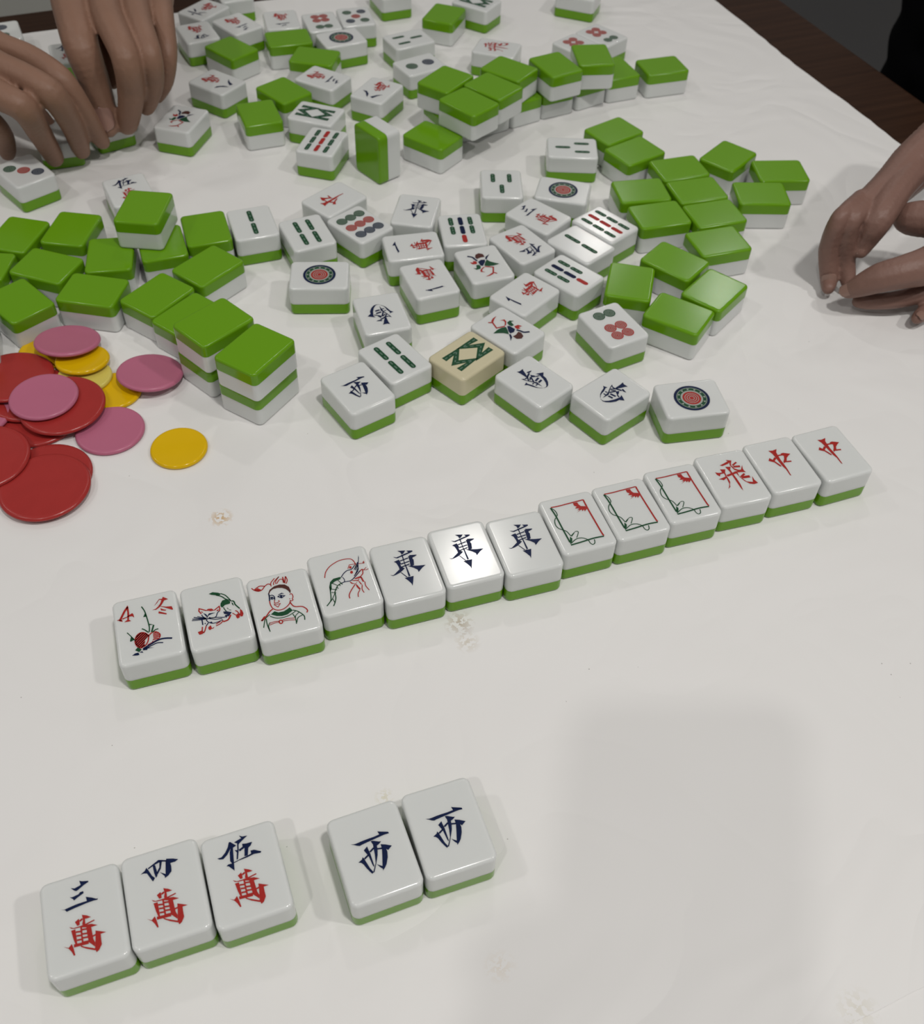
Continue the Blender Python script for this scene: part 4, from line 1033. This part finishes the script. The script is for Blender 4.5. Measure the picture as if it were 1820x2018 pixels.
def grow(name, balls, voxel, smooth_it, mat, parent):
    if 'ball' not in CACHE:
        bm = bmesh.new()
        bmesh.ops.create_icosphere(bm, subdivisions=2, radius=1.0)
        bm.verts.index_update()
        CACHE['ball'] = ([tuple(v.co) for v in bm.verts], [tuple(v.index for v in f.verts) for f in bm.faces])
        bm.free()
    bv, bf = CACHE['ball']
    vs, fs = [], []
    for q, r in balls:
        n0 = len(vs)
        vs += [(q.x + x * r, q.y + y * r, q.z + z * r) for x, y, z in bv]
        fs += [(a + n0, b + n0, c + n0) for a, b, c in bf]
    me = bpy.data.meshes.new(name + '_raw')
    me.from_pydata(vs, [], fs)
    ob = bpy.data.objects.new(name + '_raw', me)
    COL.objects.link(ob)
    md = ob.modifiers.new('remesh', 'REMESH')
    md.mode = 'VOXEL'
    md.voxel_size = voxel
    sm = ob.modifiers.new('smooth', 'SMOOTH')
    sm.iterations = smooth_it
    sm.factor = 0.5
    bpy.context.view_layer.update()
    dg = bpy.context.evaluated_depsgraph_get()
    res = bpy.data.meshes.new_from_object(ob.evaluated_get(dg))
    bpy.data.objects.remove(ob)
    bpy.data.meshes.remove(me)
    res.name = name
    res.materials.clear()
    res.materials.append(mat)
    res.polygons.foreach_set('use_smooth', [True] * len(res.polygons))
    return link(name, res, parent)
def nail(hand, ch, k, up, mat, length=1.5, width=52, back=0.35):
    p0, p1 = Vector(ch[k - 1][:3]), Vector(ch[k][:3])
    r = ch[k][3]
    ax = (p1 - p0).normalized()
    nv = Vector(up)
    nv = (nv - ax * nv.dot(ax)).normalized()
    bv = ax.cross(nv)
    c = p1 - ax * r * back + Vector((0, 0, ZT))
    n1, n2 = 10, 9
    vs, fs = [], []
    for i in range(n1 + 1):
        s = (i / n1 - 0.5)
        wmax = math.radians(width) * (1 - abs(2 * s) ** 3.2) ** 0.5 if abs(s) < .5 else 0.02
        rr = r * (1.035 - 0.10 * max(0, s)) + 0.0002
        for j in range(n2 + 1):
            a = wmax * (2 * j / n2 - 1)
            vs.append(tuple(c + ax * s * length * r * 2 * 0.72 + (nv * math.cos(a) + bv * math.sin(a)) * rr))
    for i in range(n1):
        for j in range(n2):
            a = i * (n2 + 1) + j
            fs.append((a, a + 1, a + n2 + 2, a + n2 + 1))
    me = mesh_from('fingernail', vs, fs, [mat], smooth=True)
    o = link('fingernail', me, hand)
    md = o.modifiers.new('thickness', 'SOLIDIFY')
    md.thickness = 0.0005
    return o

HANDS = {
'A': {'index': [(-0.2731,0.6926,0.07,0.0123),(-0.255,0.6449,0.072,0.012),(-0.2392,0.605,0.066,0.0109),(-0.2349,0.6006,0.044,0.0096),(-0.2322,0.5971,0.025,0.0079),(-0.2316,0.5952,0.02,0.0067)],
  'middle': [(-0.2452,0.681,0.074,0.0108),(-0.2262,0.6249,0.076,0.0098),(-0.2089,0.59,0.068,0.0086),(-0.211,0.5928,0.045,0.0085),(-0.2183,0.5976,0.024,0.007),(-0.2207,0.5992,0.019,0.0058)],
  'ring': [(-0.2245,0.679,0.074,0.0094),(-0.2086,0.6275,0.075,0.008),(-0.1962,0.5982,0.066,0.0069),(-0.1983,0.6008,0.048,0.0065),(-0.2067,0.6076,0.03,0.0054),(-0.2094,0.6087,0.026,0.0045)],
  'pinky': [(-0.2117,0.6906,0.07,0.0086),(-0.198,0.6419,0.07,0.0072),(-0.1912,0.6162,0.058,0.0059),(-0.1952,0.6148,0.042,0.0051),(-0.2025,0.6186,0.03,0.004),(-0.2041,0.6184,0.028,0.0032)],
  'thumb': [(-0.277,0.7347,0.052,0.0106),(-0.2471,0.6677,0.054,0.0089),(-0.2326,0.6272,0.05,0.007),(-0.2296,0.6172,0.042,0.006),(-0.2296,0.6167,0.039,0.0051)],
  'palm1': [(-0.2621,0.6758,0.066,0.0131),(-0.263,0.7318,0.07,0.0189),(-0.2739,0.8115,0.075,0.0203),(-0.3057,0.9544,0.08,0.0227)],
  'palm2': [(-0.236,0.6607,0.07,0.0122),(-0.2477,0.7225,0.074,0.0187),(-0.2703,0.8119,0.075,0.0203)],
  'palm3': [(-0.2187,0.6624,0.07,0.0106),(-0.2377,0.7235,0.074,0.017),(-0.2668,0.8123,0.075,0.0203)],
  'palm4': [(-0.2083,0.6757,0.065,0.0092),(-0.2291,0.7266,0.07,0.0154),(-0.265,0.8125,0.075,0.0203)]},
'B': {'index': [(-0.3146,0.6294,0.066,0.0087),(-0.289,0.6039,0.066,0.0076),(-0.2642,0.5905,0.064,0.0072),(-0.2449,0.5773,0.058,0.0074),(-0.2376,0.5792,0.038,0.0067),(-0.2359,0.5885,0.016,0.0054),(-0.2352,0.5908,0.012,0.0045)],
  'middle': [(-0.3008,0.5916,0.068,0.0093),(-0.2761,0.5712,0.068,0.0085),(-0.2575,0.5614,0.066,0.0081),(-0.2435,0.5554,0.06,0.0084),(-0.2423,0.5665,0.038,0.0072),(-0.2461,0.5802,0.014,0.006),(-0.2463,0.5813,0.011,0.0051)],
  'ring': [(-0.292,0.5626,0.064,0.0087),(-0.2705,0.5485,0.062,0.0086),(-0.2571,0.5442,0.057,0.0083),(-0.259,0.5581,0.036,0.0075),(-0.2602,0.57,0.014,0.0062),(-0.2601,0.5711,0.011,0.0053)],
  'pinky': [(-0.2926,0.5465,0.054,0.0072),(-0.2806,0.5481,0.046,0.0067),(-0.2847,0.5649,0.028,0.0064),(-0.2901,0.5748,0.013,0.0056),(-0.2916,0.5764,0.01,0.0047)],
  'palm1': [(-0.3062,0.6263,0.06,0.0094),(-0.3341,0.6191,0.062,0.0171),(-0.3618,0.6074,0.066,0.0183)],
  'palm2': [(-0.2943,0.5889,0.062,0.0099),(-0.3267,0.5992,0.062,0.0167)],
  'palm3': [(-0.2878,0.5661,0.058,0.0097),(-0.3218,0.5842,0.06,0.0165),(-0.3539,0.5879,0.066,0.0179)],
  'palm4': [(-0.2884,0.5516,0.05,0.0082),(-0.3194,0.5737,0.056,0.0149)],
  'thumb': [(-0.3547,0.6658,0.044,0.01),(-0.3096,0.6227,0.036,0.0077),(-0.2821,0.6059,0.024,0.007),(-0.2729,0.6031,0.014,0.0058)]},
'C': {'index': [(0.2132,0.5063,0.044,0.0061),(0.2005,0.4905,0.046,0.005),(0.1953,0.4851,0.042,0.0049),(0.1968,0.487,0.024,0.0058),(0.2005,0.4828,0.009,0.0052),(0.1992,0.4754,0.007,0.0037)],
  'middle': [(0.2152,0.5006,0.044,0.0057),(0.2042,0.4873,0.044,0.0053),(0.204,0.4867,0.034,0.0054),(0.2082,0.4872,0.018,0.0055),(0.2112,0.4803,0.008,0.0043)],
  'thumb': [(0.2424,0.5247,0.05,0.0092),(0.2309,0.509,0.048,0.0088),(0.2188,0.4906,0.042,0.0086),(0.2158,0.4887,0.032,0.0069),(0.2145,0.4863,0.026,0.0045),(0.2136,0.484,0.025,0.0033)],
  'palm1': [(0.2923,0.5855,0.06,0.0136),(0.2607,0.5495,0.056,0.0132),(0.2449,0.5343,0.05,0.0124),(0.231,0.5187,0.047,0.0101),(0.2161,0.5045,0.044,0.0073)],
  'palm2': [(0.2674,0.5589,0.045,0.0122),(0.2494,0.5381,0.04,0.0101),(0.2307,0.5163,0.038,0.008)]},
'D': {'index': [(0.2706,0.481,0.036,0.0125),(0.2438,0.4651,0.032,0.0108),(0.2304,0.4608,0.03,0.0094),(0.2191,0.4604,0.026,0.0085),(0.2107,0.4611,0.02,0.0065),(0.2062,0.4628,0.015,0.0045),(0.2047,0.4627,0.014,0.0033)],
  'middle': [(0.2649,0.4711,0.016,0.006),(0.2485,0.4661,0.013,0.0054),(0.2326,0.4629,0.01,0.0051),(0.2193,0.4629,0.008,0.0045),(0.2134,0.4643,0.007,0.0036)],
  'thumb': [(0.2722,0.4919,0.04,0.0114),(0.2545,0.4953,0.04,0.0108),(0.244,0.4996,0.038,0.01),(0.2403,0.5009,0.037,0.0088)],
  'little': [(0.2704,0.4689,0.014,0.0054),(0.2559,0.4623,0.009,0.0051),(0.2468,0.4556,0.007,0.0045),(0.2424,0.4511,0.007,0.0033)],
  'palm': [(0.318,0.4986,0.05,0.0149),(0.2804,0.4725,0.044,0.014),(0.2619,0.4695,0.036,0.0135)],
  'palm2': [(0.2887,0.4888,0.024,0.011),(0.2635,0.4718,0.02,0.009)]}}
def hand(key, mat, parent, voxel=0.0011, sm=5):
    balls = []
    for ch in HANDS[key].values(): balls += chain_points(ch)
    return grow('hand', balls, voxel, sm, mat, parent)

far = empty('person', (-0.15, 0.95, 0.0))
tag(far, 'person reaching in from the top left, both bare hands mixing tiles', 'person')
def keep(o, root):
    o.matrix_parent_inverse = Matrix.Translation(root.location).inverted()
hA = hand('A', M['skin_far'], far)
hB = hand('B', M['skin_far'], far)
nail(hA, HANDS['A']['index'], 4, (0.05, -0.75, 0.65), M['nail_far'], 1.35, 50, 0.15)
for h in (hA, hB): keep(h, far)

near = empty('person', (0.50, 0.80, 0.0))
tag(near, 'person in black at the right with both hands resting on the table', 'person')
hC = hand('C', M['skin_right'], near, 0.0009, 4)
hD = hand('D', M['skin_right'], near, 0.0009, 4)
nail(hC, HANDS['C']['thumb'], 4, (-0.45, -0.35, 0.8), M['nail_right'], 1.7, 48, 0.6)
nail(hC, HANDS['C']['index'], 4, (-0.3, -0.6, 0.6), M['nail_right'], 1.3, 50, -0.1)
nail(hD, HANDS['D']['index'], 5, (-0.2, -0.5, 0.8), M['nail_right'], 1.4, 50, 0.0)
nail(hD, HANDS['D']['little'], 3, (-0.1, -0.6, 0.8), M['nail_right'], 1.4, 50, 0.2)
for h in (hC, hD): keep(h, near)
def ell(cx, cy, z0, z1, r0, r1, n=14):
    return [(Vector((cx, cy, z0 + (z1 - z0) * i / n)), r0 + (r1 - r0) * i / n) for i in range(n + 1)]
TX, TY = 0.540, 0.950
balls = []
for dx, dy in ((-.02, .02), (.02, -.02), (.07, -.07)):
    balls += ell(TX + dx, TY + dy, ZT - 0.30, ZT + 0.32, 0.125, 0.15)
balls += chain_points([(TX + .02, TY - .12, 0.28, 0.07), (TX + .05, TY - .26, 0.14, 0.055), (0.43, 0.70, 0.07, 0.036)])
balls += chain_points([(TX + .14, TY - .14, 0.28, 0.07), (TX + .15, TY - .33, 0.12, 0.055), (0.47, 0.56, 0.06, 0.036)])
sh = grow('black_shirt', balls, 0.006, 6, M['cloth'], near)
keep(sh, near)

# ------------------------------------------------------------------ the photographer's phone, right behind the lens: it shades the paper
holder = empty('person', (-0.1, -0.45, 0.0))
tag(holder, 'person taking the picture, one hand holding the phone out over the table', 'person')
CW = cam.matrix_world.copy()
def camp(x, y, z): return CW @ Vector((x, y, z))
pv, pf = [], []
ring = rrect(0.0355, 0.0735, 0.011)
for z, ins in ((0.0030, 0.0012), (0.0038, 0.0), (0.0102, 0.0), (0.0110, 0.0012)):
    k = 1 - ins / 0.0355
    pv += [tuple(camp(x * k - 0.0225, y * k - 0.0590, z)) for x, y in ring]
n = len(ring)
for i in range(3):
    for k in range(n): pf.append((i * n + k, i * n + (k + 1) % n, (i + 1) * n + (k + 1) % n, (i + 1) * n + k))
pf.append(tuple(range(n - 1, -1, -1)))
pf.append(tuple(range(3 * n, 4 * n)))
ph = link('smartphone', mesh_from('smartphone', pv, pf, [M['phone']]))
tag(ph, 'black smartphone held above the near end of the table', 'phone')
def cch(*pts): return [tuple(camp(x, y, z) - Vector((0, 0, ZT))) + (r,) for x, y, z, r in pts]
balls = []
for k, y in enumerate((-0.058, -0.078, -0.097, -0.115)):
    balls += chain_points(cch((-0.050, y - .004, 0.030, .0090), (-0.070, y, 0.022, .0088), (-0.071, y + .004, 0.004, .0080), (-0.056, y + .006, -0.006, .0068)))
balls += chain_points(cch((-0.052, -0.072, 0.030, .015), (-0.040, -0.105, 0.036, .020), (-0.035, -0.145, 0.045, .022), (-0.060, -0.240, 0.090, .026), (-0.100, -0.400, 0.180, .034)))
balls += chain_points(cch((-0.030, -0.120, 0.032, .014), (0.002, -0.100, 0.026, .011), (0.016, -0.078, 0.021, .009)))
hh = grow('hand', balls, 0.0018, 4, M['skin_far'], holder)
keep(hh, holder)
